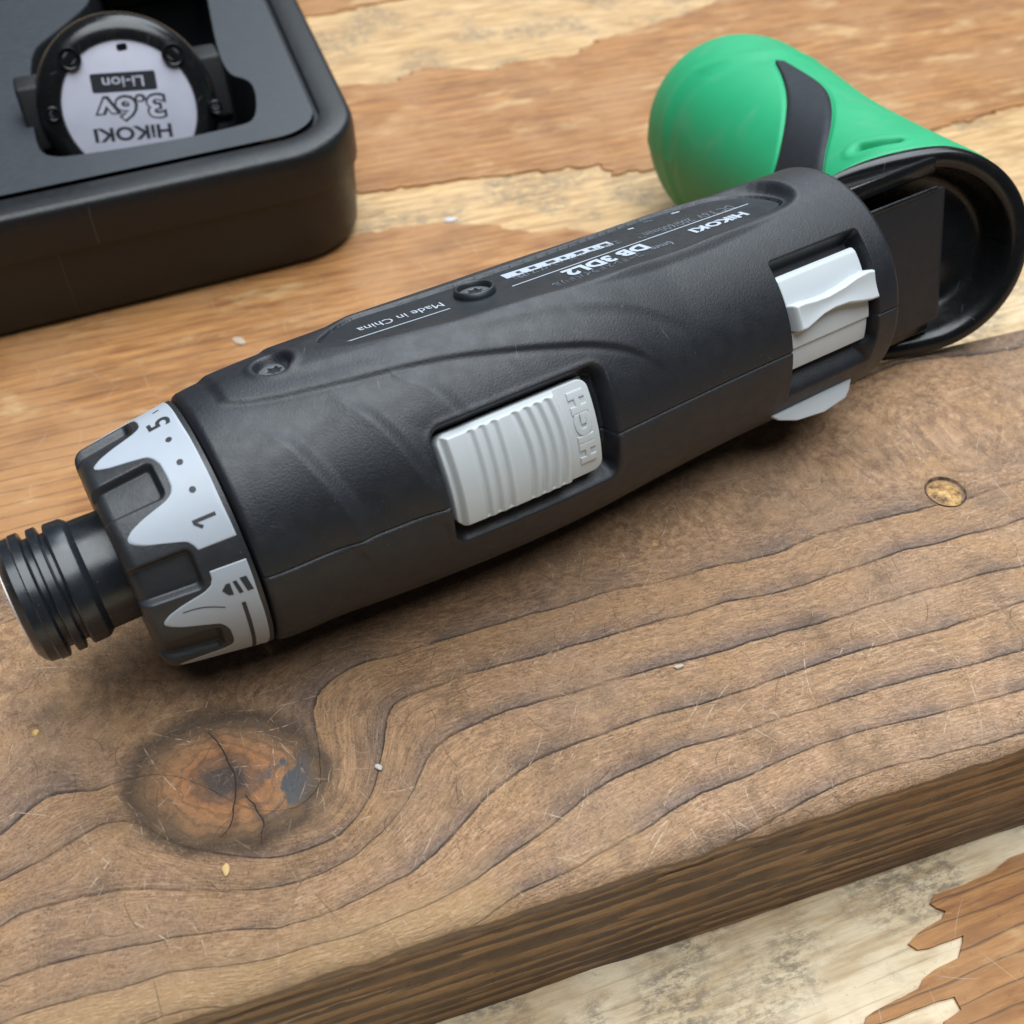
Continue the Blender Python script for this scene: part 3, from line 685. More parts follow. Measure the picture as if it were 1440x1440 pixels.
o_, rim, na = shell_screw(plate_pt(sc2[0], sc2[1], np.float64(0.75)), npl, 3.1, driver)
obj('screw_boss', rim, grid_faces(5, na, True), MAT['plate'], driver)
p1 = cyl(sc1[0], sc1[1], Rb(sc1[0], sc1[1]) - .1); n1 = cos(sc1[1]) * NF + sin(sc1[1]) * ZL
shell_screw(p1, n1, 2.9, driver)

# ---- speed switch in its window
def patch(x, th, r, name, mat, parent):
    X_, T_ = np.meshgrid(x, th, indexing='ij'); return obj(name, cyl(X_, T_, r(X_, T_)).reshape(-1, 3), grid_faces(*X_.shape), mat, parent)
def sw_r(x, t):
    a = t * ARC; t0, t1 = radians(4.2) * ARC, radians(46.4) * ARC
    d0 = rrect(x, a, 30.9, 58.9, t0, t1, 2.2)
    base = Rb(x, .4) - .55
    # raised, ridged thumb pad with a bulging end
    mid = (t0 + t1) / 2; xe = 52.9 - .35 * ((a - mid) / 6) ** 2
    dr = np.maximum.reduce([x - xe, 31.9 + .0 * x - x, np.abs(a - mid) - (t1 - t0) / 2 + .55])
    pad = 1.25 * (1 - sstep(-.9, .1, dr))
    bend = .55 * ((a - mid) / 7)
    for c, up in ((36.4, 1), (38.4, 1), (40.5, 1), (44.0, -1), (46.1, -1), (48.0, -1), (49.9, -1)):
        cc = c - .12 * up * 0 + (.9 * (1 - ((a - mid) / 9) ** 2) if c > 43 else .25 * bend)
        u = x - cc
        mk = 1 - sstep(-1.1, -.5, dr); pad = pad - .50 * np.exp(-(u / .42) ** 2) * mk + .18 * np.exp(-((u - .75) / .4) ** 2) * mk
    return base + pad - 3.4 * sstep(-.5, .25, d0)
switch = patch(np.arange(30.4, 59.5, .12), np.radians(np.arange(3, 47.7, .3)), sw_r, 'speed_switch', MAT['white2'], driver)
def bent_text(body_, xc, tc, w, h, r, name, mat, parent, mode, off=0., extrude=0., bevel=0., slope=0.):
    Vt, F = fit_text(body_, w, h, offset=off, extrude=extrude, bevel=bevel, res=4)
    Vt, F = refine(Vt, F, .7)
    if mode == 'up': x, t = xc - Vt[:, 1], tc + Vt[:, 0] / r      # reads along +theta, tops towards -x
    else: x, t = xc + Vt[:, 1], tc - Vt[:, 0] / r
    return obj(name, cyl(x, t, r + slope * (x - xc) + Vt[:, 2]), F, mat, parent, False)
bent_text('HIGH', 55.75, radians(26.5), 12.6, 3.1, 23.55, 'raised_lettering', MAT['white2'], switch, 'up', .0, .22, .08)

# ---- reversing switch
def lv_r(x, t):
    a = t * 21.; t0, t1 = radians(3.0) * 21, radians(55) * 21
    d0 = rrect(x, a, 101.7, 120.9, t0, t1, .8)
    r = 21.1 - .5 * (1 - sstep(radians(16.4) * 21 - .15, radians(16.4) * 21 + .15, a)) - .25 * np.exp(-((a - radians(16.6) * 21) / .18) ** 2)
    r = r - .35 * sstep(radians(51) * 21, radians(54) * 21, a)
    return r - 3.5 * sstep(-.35, .25, d0)
lever = patch(np.arange(101.3, 121.3, .14), np.radians(np.arange(2, 56.2, .35)), lv_r, 'reversing_switch', MAT['white'], driver)
# S-curved thumb fin on it
xa = np.linspace(101.9, 121.9, 90); bot = interp(xa, [(101.9, 26.0), (104, 25.6), (106, 27.2), (108.2, 28.9), (111, 29.7), (114.4, 29.2), (117, 27.6), (119.5, 26.4), (121.9, 26.2)])
top = interp(xa, [(101.9, 39.4), (104.4, 39.4), (107, 38.6), (110, 38.3), (114, 39.4), (117, 41.0), (120, 41.6), (121.9, 40.5)])
ss = np.linspace(0, 1, 40)
XX = np.repeat(xa[:, None], 40, 1); TT = np.radians(bot[:, None] + (top - bot)[:, None] * ss[None])
ea = np.minimum(np.minimum(ss, 1 - ss)[None] * ((top - bot) * .4)[:, None], np.minimum(xa - 101.9, 121.9 - xa)[:, None])
RR = 20.6 + 2.9 * np.sqrt(np.clip(1 - (1 - np.clip(ea / .8, 0, 1)) ** 2, 0, 1)) - .5 * np.sin(np.pi * np.clip(ss, 0, 1))[None] * (xa > 103)[:, None]
TT = TT + np.radians(-1.2) * (ss[None] * 0)
obj('switch_fin', cyl(XX, TT, RR).reshape(-1, 3), grid_faces(90, 40), MAT['white'], lever)
# its lower end, showing under the barrel
low_px = [(1086, 586), (1110, 574), (1150, 554), (1198, 531), (1195, 548), (1190, 560), (1160, 580), (1122, 592), (1096, 592)]
nlo = unit(cos(radians(-38)) * NF + sin(radians(-38)) * ZL + .0 * A)
e_t = unit(np.cross(A, nlo))
P_ = np.array([at_plane(px, py, cyl(110, radians(-20), 22.6), unit(cos(radians(42)) * NF + sin(radians(42)) * ZL)) for px, py in low_px])
back = P_ - NF * 2.5 - ZL * 1.2
bm = bmesh.new(); vt = [bm.verts.new(p) for p in P_]; vb = [bm.verts.new(p) for p in back]; n = len(vt)
bm.faces.new(vt); bm.faces.new(vb[::-1])
for i in range(n): bm.faces.new([vt[i], vb[i], vb[(i + 1) % n], vt[(i + 1) % n]])
bmesh.ops.recalc_face_normals(bm, faces=bm.faces)
bmesh.ops.bevel(bm, geom=bm.edges[:] , offset=.35, segments=2, profile=.5, affect='EDGES')
obj_bm('reversing_switch_tab', bm, MAT['white'], driver, True)

# ---- clutch dial
PER = 42.35
XB = [(0, -15.0), (2.7, -14.0), (5.2, -12.0), (7.1, -9.7), (8.1, -8.3), (10.2, -7.1), (13, -6.6), (18, -6.5), (25, -6.6), (29, -7.1), (31.7, -7.8), (34.3, -10.6), (36.5, -13.1), (39, -14.6), (40.6, -15.05), (42.35, -15.0)]
def tphi(t): return np.mod(np.degrees(t) - 55.0, PER)
def dial_r(x, t, pocket=True):
    r = 21.0 + .17 * x; ph = tphi(t) * radians(1) * 19
    d = rrect(x, ph, -24, -7.6, radians(9.8) * 19, radians(29.5) * 19, 1.2)
    if pocket: r = r - 1.35 * (1 - sstep(-.75, .05, d))
    r = r - 1.9 * (1 - np.sqrt(np.clip(1 - (1 - np.clip((x + 17.0) / 1.9, 0, 1)) ** 2, 0, 1)))
    return r
xd = np.concatenate([np.linspace(-17, -15, 16), np.arange(-14.9, -.4, .12), [-.45]])
td = np.radians(np.concatenate([np.arange(-70, 160, .45), np.arange(160, 290.1, 2)]))
Xd, Td = np.meshgrid(xd, td, indexing='ij'); Rd = dial_r(Xd, Td)
V = cyl(Xd, Td, Rd).reshape(-1, 3); n_, m_ = Xd.shape; F = grid_faces(n_, m_).tolist()
cap = cyl(np.full(m_, -16.9), td, np.full(m_, 6.0)); k = len(V); V = np.vstack([V, cap]); F += [[k + j, j, j + 1, k + j + 1] for j in range(m_ - 1)]
cap = cyl(np.full(m_, -.4), td, np.full(m_, 8.0)); k = len(V); V = np.vstack([V, cap]); b = (n_ - 1) * m_; F += [[b + j, k + j, k + j + 1, b + j + 1] for j in range(m_ - 1)]
dial = obj('clutch_dial', V, F, MAT['dial'], driver)
def silver(t0, t1, name, x1=-1.1):
    t = np.radians(np.arange(t0, t1 + .01, .3)); xb = interp(tphi(t), XB)
    k = np.ones(5) / 5; xb = np.convolve(np.pad(xb, 2, mode='edge'), k, 'valid')
    s_ = np.linspace(0, 1, 40); Xs = xb[:, None] + (x1 - xb)[:, None] * s_[None]; Ts = np.repeat(t[:, None], 40, 1)
    Rs = 21.0 + .17 * Xs + .10
    border = np.minimum(s_, 1 - s_)[None] * (x1 - xb)[:, None]; be = np.minimum(np.minimum(border, (t - t[0])[:, None] * 20), (t[-1] - t)[:, None] * 20)
    Rs = Rs - .14 * (1 - np.clip(be / .12, 0, 1))
    return obj(name, cyl(Xs, Ts, Rs).reshape(-1, 3), grid_faces(len(t), 40, flip=True), MAT['silver'], dial)
band1 = silver(39.2, 175, 'silver_scale'); band2 = silver(-62, 29.3, 'silver_scale')
def dial_mark(pts, name, parent, lift=.16):
    pts = chaikin(pts, 1, True) if len(pts) > 8 else np.array(pts, float); n = len(pts)
    Vt, F = refine([(p[0], p[1] / 2.75, 0) for p in pts], [list(range(n))], .6)
    r = 21.0 + .17 * Vt[:, 0] + lift
    return obj(name, cyl(Vt[:, 0], np.radians(Vt[:, 1] * 2.75), r), F, MAT['ink'], parent, False)
for c_ in ((-3.9, 89.7), (-4.0, 76.5), (-4.1, 63.1)):
    dial_mark([(c_[0] + .5 * cos(t), c_[1] + .5 * sin(t) * 2.8) for t in np.linspace(0, 2 * pi, 14)[:-1]], 'scale_dot', band1)
def dial_text(s_, xc, tc, w, h, parent):
    bent_text(s_, xc, radians(tc), w, h, 21.0 + .17 * xc + .16, 'scale_number', MAT['ink'], parent, 'up', .02, slope=.17)
dial_text('5', -4.0, 103.0, 2.5, 3.5, band1)
dial_mark([(-6.0, 49.9), (-6.0, 51.4), (-2.6, 51.4), (-2.6, 49.9)], 'scale_number', band1); dial_mark([(-6.0, 51.2), (-6.0, 49.6), (-5.1, 46.9), (-4.7, 47.9)], 'scale_number_flag', band1, .17)
dial_mark([(-3.8, 116.4), (-3.8, 115.4), (-2.8, 115.6), (-2.8, 116.6)], 'scale_mark', band1)
for q in ([(-5.9, 18.9), (-5.1, 21.4), (-4.5, 21.4), (-4.5, 15.5), (-5.2, 15.8)], [(-4.1, 21.6), (-3.5, 21.6), (-3.1, 15.2), (-3.7, 15.2)], [(-3.0, 22.2), (-2.0, 22.2), (-1.6, 15.2), (-2.5, 15.2)]):
    dial_mark(q, 'pointer_mark', band2)
dial_mark([(-3.9, 10.2), (-3.3, 10.2), (-3.3, -50), (-3.9, -50)], 'pointer_mark', band2)
obj('scale_line', *(lambda t: (np.vstack([cyl(t[:, 0] - .07, np.radians(t[:, 1]), 21 + .17 * t[:, 0] + .15), cyl(t[:, 0] - .07 * 0, np.radians(t[:, 1] + .45), 21 + .17 * t[:, 0] + .15)]), [[i, i + 1, len(t) + i + 1, len(t) + i] for i in range(len(t) - 1)]))(np.array([(-12 + 5.8 * s_, 14.4 - 4.2 * s_ + 1.5 * sin(pi * s_)) for s_ in np.linspace(0, 1, 20)])), MAT['ink'], band2, False)

# ---- chuck: grooved steel sleeve
def lathe(prof_, mat, parent, name, na=120, ang=30):
    t = np.linspace(0, 2 * pi, na, endpoint=False); p = np.array(prof_, float)
    V = cyl(np.repeat(p[:, 0][:, None], na, 1), np.repeat(t[None], len(p), 0), np.repeat(p[:, 1][:, None], na, 1)).reshape(-1, 3)
    return sharp(obj(name, V, grid_faces(len(p), na, True), mat, parent), ang)
cp = [(-12, 9.0), (-21.4, 9.05), (-22.2, 9.75), (-22.5, 9.9), (-24.7, 9.95), (-25.0, 9.75), (-25.2, 8.8), (-25.75, 8.8), (-25.95, 9.9), (-26.15, 10.1), (-27.2, 10.1), (-27.4, 9.95), (-27.6, 8.9), (-28.3, 8.9), (-28.5, 10.0), (-28.7, 10.25), (-29.9, 10.25), (-30.1, 10.05), (-31.4, 9.95), (-32.2, 9.2), (-32.6, 8.5)]
chuck = lathe(cp, MAT['steel'], driver, 'chuck')
lathe([(-32.4, 8.5), (-32.75, 8.45), (-32.8, 7.6), (-32.5, 4.2), (-31.5, 3.6), (-28, 3.4)], MAT['chrome'], chuck, 'bit_socket', 96)

# ------------------------------------------------------------------ hinge and folded handle
E2 = cos(radians(tp)) * NF + sin(radians(tp)) * ZL; E3 = NPL          # across the parting plane / along the hinge pin
M0 = at_depth(1303, 362, 226.5)
B0 = at_depth(1030, 178, 326)
HD = unit(B0 - M0); HL = np.linalg.norm(B0 - M0)
hz = unit(E3 - HD * (E3 @ HD)); hx = np.cross(HD, hz)               # section axes: hz up, hx sideways
vd = unit(ray(1305, 358)); nM = unit(HD + .35 * vd)
def rim_s(phi, r):            # where the slanted mouth plane cuts a ruling of the sleeve
    dirn = np.cos(phi)[..., None] * hx + np.sin(phi)[..., None] * hz
    return -(r * (dirn @ nM)) / (HD @ nM)
HR = [(-30, 22.0), (0, 22.2), (15, 22.2), (35, 22.3), (60, 23.1), (80, 24.8), (100, 26.6), (116, 27.2), (HL, 26.8), (HL + 7, 25.2), (HL + 12, 22.5), (HL + 15.5, 18.5), (HL + 17.5, 13.0), (HL + 18.5, 5.0), (HL + 18.7, .2)]
def hr(s, phi):
    r = smooth_interp(s, HR) if np.max(s) <= HL + 7 else np.where(s <= HL + 7, smooth_interp(np.minimum(s, HL + 7), HR), interp(s, HR))
    return r * (1 + .12 * np.clip(-np.sin(phi), 0, 1) ** 2 * sstep(60, HL, s))
LEFT = -1.0 if hx @ A > 0 else 1.0
def hshift(s, phi): return 15.0 * (1 - sstep(0, 13, s)) * sstep(-.25, .45, LEFT * np.cos(phi)) * LEFT
def hpt(s, phi, r):
    s, phi, r = np.broadcast_arrays(np.asarray(s, float), np.asarray(phi, float), np.asarray(r, float))
    return M0 + hshift(s, phi)[..., None] * hx + s[..., None] * HD + (r * np.cos(phi))[..., None] * hx + (r * np.sin(phi))[..., None] * hz
def hhit(px, py):
    d = unit(ray(px, py)); t = np.arange(150, 460, .1); P = C0 + t[:, None] * d - M0
    s = P @ HD; y = P @ hz; x = P @ hx; x = x - hshift(s, np.arctan2(y, x)); r = np.hypot(x, y); ph = np.arctan2(y, x)
    rr = np.where((s > -25) & (s < HL + 18), hr(np.clip(s, -25, HL + 18.6), ph), 0)
    i = int(np.argmax(r < rr)); return float(s[i]), float(ph[i])
S_, PHI = [], []
phis = np.linspace(-pi, pi, 420, endpoint=False)
lam = np.concatenate([np.linspace(0, 1, 14) ** 1.6 * .03, np.linspace(.03, 1, 320)[1:]])
s0 = rim_s(phis, 22.2) + 2.6
SS = s0[None] + (HL + 18.7 - s0)[None] * lam[:, None]; PP = np.broadcast_to(phis, SS.shape)
RH = hr(SS, PP)
RH = RH - .9 * (1 - np.sqrt(np.clip(1 - (1 - np.clip((SS - s0[None]) / 1.2, 0, 1)) ** 2, 0, 1)))
PT = hpt(SS, PP, RH).reshape(-1, 3)
ridge_px = [(966, 290), (950, 250), (946, 205), (953, 165), (967, 138), (993, 110), (1038, 94), (1084, 86)]
rl = np.array([hpt(*q, hr(np.array(q[0]), np.array(q[1]))) for q in (hhit(*p) for p in ridge_px)])
dg = poly_dist(PT, rl).reshape(SS.shape)
hq = sorted([(hhit(*p)[1], hhit(*p)[0]) for p in ridge_px]); scp = interp(PP, hq)
band_ = sstep(hq[0][0] - .25, hq[0][0], PP) * (1 - sstep(hq[-1][0], hq[-1][0] + .5, PP))
RH = RH - .45 * np.exp(-(dg / 1.3) ** 2) - band_ * .7 * sstep(0, 2.5, SS - scp) + band_ * .55 * np.exp(-((SS - scp - 9) / 3.0) ** 2)
q0, q1 = hhit(1193, 213), hhit(1278, 197); d0, d1 = hpt(*q0, hr(np.array(q0[0]), 0.)), hpt(*q1, hr(np.array(q1[0]), 0.))
dd_ = poly_dist(PT, np.array([d0 + (d1 - d0) * .22, d1 - (d1 - d0) * .22])).reshape(SS.shape)
RH = RH - 2.6 * (1 - sstep(.5, 1.9, dd_)) + .25 * np.exp(-((dd_ - 3.2) / .9) ** 2)
q2, q3 = hhit(1215, 232), hhit(1170, 222)
# black inlay strap over the grip
lf = chaikin([(1090, 86), (1099, 104), (1106, 130), (1105, 160), (1098, 200), (1090, 232), (1080, 262)], 2)
rg = chaikin([(1104, 87), (1136, 104), (1162, 121), (1171, 146), (1168, 180), (1159, 212), (1154, 250)], 2)
def resamp(p, n):
    p = np.array(p); L = np.concatenate([[0], np.cumsum(np.linalg.norm(np.diff(p, axis=0), axis=1))]); q = np.linspace(0, L[-1], n)
    return np.stack([np.interp(q, L, p[:, 0]), np.interp(q, L, p[:, 1])], 1)
lf, rg = resamp(lf, 50), resamp(rg, 50); nV = 20; V = []
for ln_ in (lf, rg):
    l3 = np.array([hpt(*q, hr(np.array(q[0]), np.array(q[1]))) for q in (hhit(*p) for p in ln_[::2])])
    RH = RH - .55 * np.exp(-(poly_dist(PT, l3).reshape(SS.shape) / .55) ** 2)
grip = obj('grip', hpt(SS, PP, RH).reshape(-1, 3), grid_faces(*SS.shape, True), MAT['green'], driver)

for a_, b_ in zip(lf, rg):
    for j in range(nV):
        u_ = j / (nV - 1); q = hhit(*(a_ + (b_ - a_) * u_)); e = min(u_, 1 - u_)
        V.append(hpt(q[0], q[1], hr(np.array(q[0]), np.array(q[1])) + (-.35 if j in (0, nV - 1) else .12 if j in (1, nV - 2) else .30)))
obj('inlay_strap', V, grid_faces(50, nV), MAT['strap'], driver)
# black mouth of the handle: thick-walled open sleeve with slanted rim
rows = []
for r, ds in ((21.9, 6.0), (22.0, 2.2), (21.95, .9), (21.4, .2), (20.4, 0), (18.7, .15), (17.9, .9), (17.2, 3), (15.8, 7), (14.8, 8.5), (13.5, 9.0), (9, 9.2), (.1, 9.2)):
    s_ = np.clip(rim_s(phis, 21.0), -40, 40) + ds
    rows.append(hpt(s_, phis, np.full(len(phis), r)))
sharp(obj('handle_mouth', np.vstack(rows), grid_faces(len(rows), len(phis), True), MAT['gloss'], driver), 60)
# hinge tongue between barrel and handle
def tpt(x, y, z): return O + A * x + E2 * y + E3 * z
Qf = 8.0
tl_, tr_, br_ = [(at_plane(px, py, O + E2 * Qf, E2) - O) for px, py in ((1232, 297), (1324, 262), (1334, 442))]
zt_, zb_ = float((tl_ @ E3 + tr_ @ E3) / 2), float(br_ @ E3); xr_ = float(tr_ @ A) + 4.0
cx_ = xr_ - 3.0; sec = [(118.0, Qf - 18), (118.0, Qf)] + [(xr_ - 4 + 4 * sin(t), Qf - 6 + 6 * cos(t)) for t in np.linspace(0, pi / 2, 12)] + [(xr_ - 1, Qf - 18)]
bm = bmesh.new()
lo = [bm.verts.new(tpt(x, y, zb_ + .3 * (Qf - y))) for x, y in sec]; hi_ = [bm.verts.new(tpt(x, y, zt_ - .8 * (Qf - y))) for x, y in sec]; n = len(sec)
bm.faces.new(lo); bm.faces.new(hi_[::-1])
for i in range(n): bm.faces.new([lo[i], hi_[i], hi_[(i + 1) % n], lo[(i + 1) % n]])
bmesh.ops.recalc_face_normals(bm, faces=bm.faces)
bmesh.ops.bevel(bm, geom=[e for e in bm.edges if e.calc_face_angle(0) > .6], offset=.5, segments=3, profile=.5, affect='EDGES')
sharp(obj_bm('hinge_tongue', bm, MAT['body'], driver, True), 50)
lipv = []
for k_, xx in enumerate(np.linspace(122, xr_ - 5.0, 16)):
    for t in np.linspace(0, 2 * pi, 10, endpoint=False): lipv.append(tpt(xx, Qf - .35 + .55 * cos(t), zt_ - .25 + .55 * sin(t)))
obj('tongue_lip', lipv, grid_faces(16, 10, True), MAT['gloss'], driver)
# rails above and below the tongue
for zr, hh in ((zt_ + 1.2, 3.4), (zb_ - 4.4, 3.2)):
    bm = bmesh.new(); bmesh.ops.create_cube(bm, size=1.0)
    for v_ in bm.verts: v_.co = Vector(tpt(128 + (v_.co.x + .5) * (xr_ - 129), Qf - 9 + v_.co.y * 10, zr + (v_.co.z + .5) * hh - (.5 - v_.co.y) * 2.5 * (1 if zr > 0 else -1)))
    bmesh.ops.recalc_face_normals(bm, faces=bm.faces); bmesh.ops.bevel(bm, geom=bm.edges[:], offset=.5, segments=2, profile=.5, affect='EDGES')
    obj_bm('hinge_rail', bm, MAT['gloss'], driver, True)
# moulded seam on the far wall of the mouth
pr = 0.0 if LEFT < 0 else pi
sv = []
for k_ in range(9):
    s_ = float(rim_s(np.array([pr]), 17.9)[0]) + 1.2 + k_ * .7
    for dph in (-.012, 0, .012): sv.append(hpt(s_, pr + dph, 17.8 - k_ * .24 - (.30 if dph == 0 else -.05)))
obj('mould_seam', sv, grid_faces(9, 3), MAT['gloss'], driver)
# ------------------------------------------------------------------ the case
ZT = 0.0
fa, fb = at_z(0, 306, ZT)[:2], at_z(300, 241, ZT)[:2]; ra, rb = at_z(474, 118, ZT)[:2], at_z(436, 0, ZT)[:2]
fdir = unit(fb - fa); rdir0 = unit(rb - ra)
fn = np.array([-fdir[1], fdir[0]]); rdir = unit(rdir0 * .55 + fn * .45)
t_ = np.linalg.solve(np.stack([fdir, -rdir], 1), ra - fa); corner = fa + fdir * t_[0]
print('case corner', corner, degrees(atan2(fdir[1], fdir[0])), degrees(atan2(rdir0[1], rdir0[0])))
WC, DC, RC = 210.0, 150.0, 24.0
c0 = corner; c1 = corner + rdir * DC; c3 = corner - fdir * WC; c2 = c3 + rdir * DC
def rounded(poly, rad, seg=14):
    out = []; n = len(poly)
    for i in range(n):
        p, a_, b_ = poly[i], poly[i - 1], poly[(i + 1) % n]; u_, w_ = unit(a_ - p), unit(b_ - p); hf = np.arccos(np.clip(u_ @ w_, -1, 1)) / 2
        L = rad / tan(hf); cc = p + unit(u_ + w_) * rad / sin(hf); p0, p1 = p + u_ * L - cc, p + w_ * L - cc
        an = np.arccos(np.clip(unit(p0) @ unit(p1), -1, 1))
        for k in range(seg + 1):
            t = k / seg; out.append(cc + (p0 * sin((1 - t) * an) + p1 * sin(t * an)) / sin(an))
    return np.array(out)
CO = rounded([c0, c1, c2, c3], RC); nC = len(CO); cen = CO.mean(0)
tang = np.roll(CO, -1, 0) - np.roll(CO, 1, 0); nor = np.stack([tang[:, 1], -tang[:, 0]], 1); nor /= np.linalg.norm(nor, axis=1)[:, None]
nor *= np.sign(np.sum(nor * (CO - cen), 1))[:, None]
case = empty('tool_case', (*cen, ZB), 'open black plastic tool case tray with rounded corner, standing on the bench', 'case')
def case_rows(rows): return np.vstack([np.column_stack([CO + nor * o_, np.full(nC, z_)]) for o_, z_ in rows])
shell_rows = [(-7, ZB), (-4.6, ZB + .4), (-2.4, ZB + 1.8), (-1.0, ZB + 4.5), (-.5, ZB + 12), (-.1, ZB + 22), (.1, ZB + 24.3), (1.0, ZB + 24.8), (1.2, ZB + 26), (1.1, -5), (.9, -2.2), (.5, -1.1), (-.2, -.35), (-1.3, 0), (-8.0, .05), (-8.6, -.15), (-8.8, -1.8), (-10.2, -1.9), (-10.4, -1.0)]
sharp(obj('shell', case_rows(shell_rows), grid_faces(len(shell_rows), nC, True), MAT['caseplastic'], case), 50)
# tray insert with a pocket for the battery
pk_px = [(66, 224), (130, 216), (250, 197), (340, 177), (357, 170), (362, 150), (358, 122), (346, 111), (322, 106), (306, 72), (292, 0), (282, -70), (140, -70), (128, 0), (112, 18), (70, 52), (46, 70), (42, 110), (48, 200)]
pk = chaikin([at_z(px, py, ZT)[:2] for px, py in pk_px], 2, True)
inner_c = CO + nor * -10.5
from mathutils.geometry import delaunay_2d_cdt
allv = [Vector((float(p[0]), float(p[1]))) for p in np.vstack([inner_c, pk])]; ni, nk = len(inner_c), len(pk)
ed_ = [(i, (i + 1) % ni) for i in range(ni)] + [(ni + i, ni + (i + 1) % nk) for i in range(nk)]
res = delaunay_2d_cdt(allv, ed_, [], 0, 1e-5, True)
vv_ = np.array([v[:] for v in res[0]]); ff_ = []
for f in res[2]:
    c_ = vv_[list(f)].mean(0)
    if not in_poly(np.array([c_[0]]), np.array([c_[1]]), pk)[0] and in_poly(np.array([c_[0]]), np.array([c_[1]]), inner_c)[0]: ff_.append(list(f))
ff_ = [f if np.cross(vv_[f[1]] - vv_[f[0]], vv_[f[2]] - vv_[f[0]]) > 0 else f[::-1] for f in ff_]
obj('tray', np.column_stack([vv_, np.full(len(vv_), .15)]), ff_, MAT['tray'], case, False)
pc = pk.mean(0)
def pk_ring(sc, z): return np.column_stack([pc + (pk - pc) * sc, np.full(nk, z)])
rows = [pk_ring(1.0, .15), pk_ring(.995, -.15), pk_ring(.985, -.8), pk_ring(.96, -20), pk_ring(.94, -31), pk_ring(.90, -33), pk_ring(.01, -33)]
obj('battery_pocket', np.vstack(rows), grid_faces(len(rows), nk, True), MAT['caseplastic'], case)
# second, empty pocket further left (its edge just shows)
# ------------------------------------------------------------------ battery lying in the pocket
BC = at_depth(184, 154, 309.0)
fout = np.array([fdir[1], -fdir[0], 0.]);
if fout @ (C0 - BC) < 0: fout = -fout
BN = unit(.55 * fout + .45 * np.array([*unit((C0 - BC)[:2]), 0]) + np.array([0, 0, .38]))
BX = unit(np.cross(ZUP, BN)); BY = np.cross(BN, BX)
if BX[0] < 0: BX = -BX
def bpt(x, y, h): return BC + np.asarray(x)[..., None] * BX + np.asarray(y)[..., None] * BY + np.asarray(h)[..., None] * BN
battery = empty('battery', (*(BC - BN * 20)[:2], BC[2] - 28), 'black battery with round silver label and screws, lying in the pocket of the case', 'battery')
tb = np.linspace(0, 2 * pi, 96, endpoint=False)
def blathe(rows, mat, name, sq=0.0):
    V = []
    for r, h in rows:
        k = 1 + sq * (np.abs(np.cos(tb)) ** 8) * (r > 20); r = r * .94; V.append(bpt(r * k * np.cos(tb), r * np.sin(tb), np.full(96, h)))
    return sharp(obj(name, np.vstack(V), grid_faces(len(rows), 96, True), mat, battery), 45)
blathe([(19.8, -3.2), (19.8, -.9), (20.1, -.4), (22.4, -.4), (24.8, -1.2), (26.4, -3.4), (27.2, -6.5), (27.3, -11), (26.0, -14), (22, -17), (15.5, -19), (14, -22), (13.6, -30), (13.4, -85), (8, -88), (.1, -88)], MAT['gloss'], 'cap_ring')
lab = blathe([(20.0, -3.0), (19.7, -1.05), (19.4, -.95), (.01, -.95)], MAT['label'], 'label')
for sgn in (-1, 1):
    bm = bmesh.new(); bmesh.ops.create_cube(bm, size=1.0)
    for v_ in bm.verts: v_.co = Vector(bpt(np.float64(sgn * 25.2 + v_.co.x * 8.0), np.float64(1.5 + v_.co.y * 23 * (1 - .25 * (v_.co.z > 0))), np.float64(-9.5 + v_.co.z * 9)))
    bmesh.ops.bevel(bm, geom=bm.edges[:], offset=1.0, segments=3, profile=.5, affect='EDGES')
    obj_bm('latch', bm, MAT['matte'], battery, True)
MMPX = .206
def bscrew(px, py, R_, deep=True):
    c = at_plane(px, py, BC - BN * .8, BN) - BC; cx, cy = c @ BX, c @ BY
    rows = [(R_ * 1.25, -1.2), (R_ * 1.22, .1), (R_ * 1.05, .22), (R_ * .95, .1), (R_ * .92, -.72), (R_ * .72, -.75), (R_ * .62, -.45), (R_ * .38, -.4), (R_ * .34, -.85), (.01, -.85)]
    t = np.linspace(0, 2 * pi, 30, endpoint=False)
    V = np.vstack([bpt(cx + r * np.cos(t), cy + r * np.sin(t), np.full(30, h)) for r, h in rows])
    o = sharp(obj('screw_socket', V[:6 * 30], grid_faces(6, 30, True), MAT['gloss'], battery), 40)
    sharp(obj('screw', V[5 * 30:], grid_faces(5, 30, True), MAT['screw'], o), 40)
bscrew(97, 82, 2.6); bscrew(243, 76, 2.6); bscrew(75, 160, 1.6); bscrew(303, 150, 1.6)
def btext(body_, px, py, w, h, mat, off=0., lift=.03, rot=0.0, shear=0.0):
    Vt, F = fit_text(body_, w * MMPX, h * MMPX, offset=off, res=3)
    c = at_plane(px, py, BC - BN * .95, BN) - BC; cx, cy = c @ BX, c @ BY; ca, sa = cos(pi + rot), sin(pi + rot)
    x = cx + Vt[:, 0] * ca - Vt[:, 1] * sa; y = cy + Vt[:, 0] * sa + Vt[:, 1] * ca
    return obj('lettering', bpt(x, y, np.full(len(x), -.95 + lift)), F, mat, lab, False)
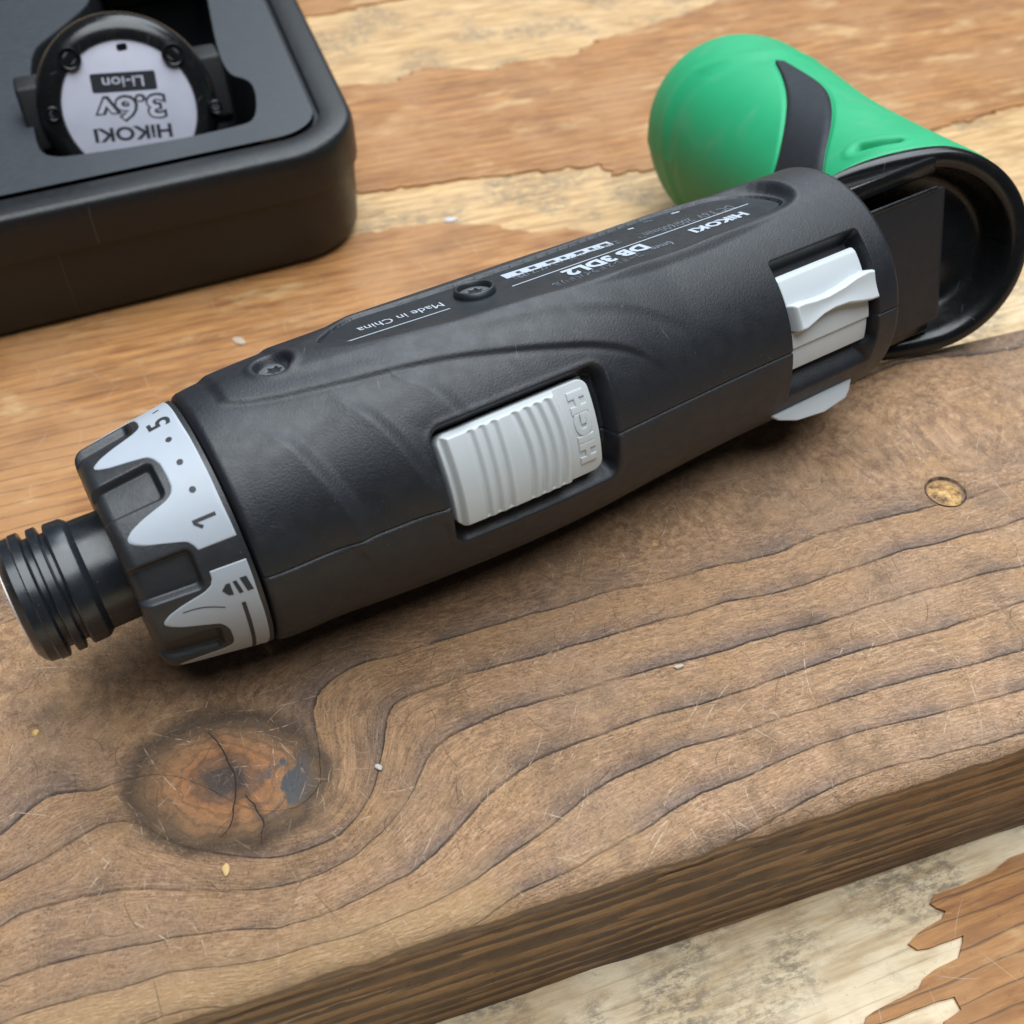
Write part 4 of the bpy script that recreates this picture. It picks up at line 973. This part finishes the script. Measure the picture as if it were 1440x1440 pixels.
def bbox_(px, py, w, h, mat, name, rot=0., lift=.03):
    c = at_plane(px, py, BC - BN * .95, BN) - BC; cx, cy = c @ BX, c @ BY
    q = rounded([np.array(p) for p in ((-w / 2, -h / 2), (w / 2, -h / 2), (w / 2, h / 2), (-w / 2, h / 2))], 3.0, 4) * MMPX
    x = cx + q[:, 0] * cos(rot) - q[:, 1] * sin(rot); y = cy + q[:, 0] * sin(rot) + q[:, 1] * cos(rot)
    return obj(name, bpt(x, y, np.full(len(x), -.95 + lift)), [list(range(len(x)))], mat, lab, False)
ROTB = radians(-6)
btext('HiKOKI', 188, 187, 106, 19, MAT['ink'], .03, .04, ROTB)
btext('3.6v', 184, 152, 98, 36, MAT['ink'], .075, .03, ROTB)
btext('3.6v', 184, 152, 90, 29, MAT['label'], .012, .07, ROTB)
bbox_(174, 115, 87, 25, MAT['ink'], 'printed_box', ROTB, .03)
btext('Li-ion', 173, 115, 55, 14, MAT['label'], .01, .07, ROTB)
bbox_(171, 66, 14, 9, MAT['gloss'], 'notch', 0, .05)

# ------------------------------------------------------------------ crumbs on the wood
def chip(px, py, z, size, col, label, rot):
    c = at_z(px, py, z); bm = bmesh.new(); bmesh.ops.create_icosphere(bm, subdivisions=2, radius=1.0)
    for v_ in bm.verts:
        k = 1 + .35 * mn.noise(Vector((v_.co.x * 1.3 + px, v_.co.y * 1.3, v_.co.z * 1.3)))
        x, y = v_.co.x * size[0] * k, v_.co.y * size[1] * k
        v_.co = Vector((c[0] + x * cos(rot) - y * sin(rot), c[1] + x * sin(rot) + y * cos(rot), z + size[2] * (1 + v_.co.z * k) * .9))
    o = obj_bm('wood_chip', bm, plastic('chip_' + str(px), col, .6, .02, 1500.), None, False)
    o['label'] = label; o['category'] = 'wood chip'; o['group'] = 'loose wood chips on the bench'
chip(318, 1224, 0, (.55, 1.0, .25), (.55, .36, .15), 'tiny orange wood chip just below the knot', .2)
chip(533, 1080, 0, (.5, .7, .3), (.42, .40, .37), 'tiny white crumb right of the knot', .8)
chip(955, 938, 0, (.9, .4, .25), (.45, .38, .31), 'tiny pale splinter on the grain in front of the driver', .3)
chip(336, 480, ZB + .7, (1.3, 2.2, .3), (.42, .33, .25), 'pale wood chip on the bench between case and driver nose', .9)
chip(634, 310, ZB, (2.2, 1.1, .4), (.50, .50, .52), 'greyish chip on the bench behind the name plate', .2)
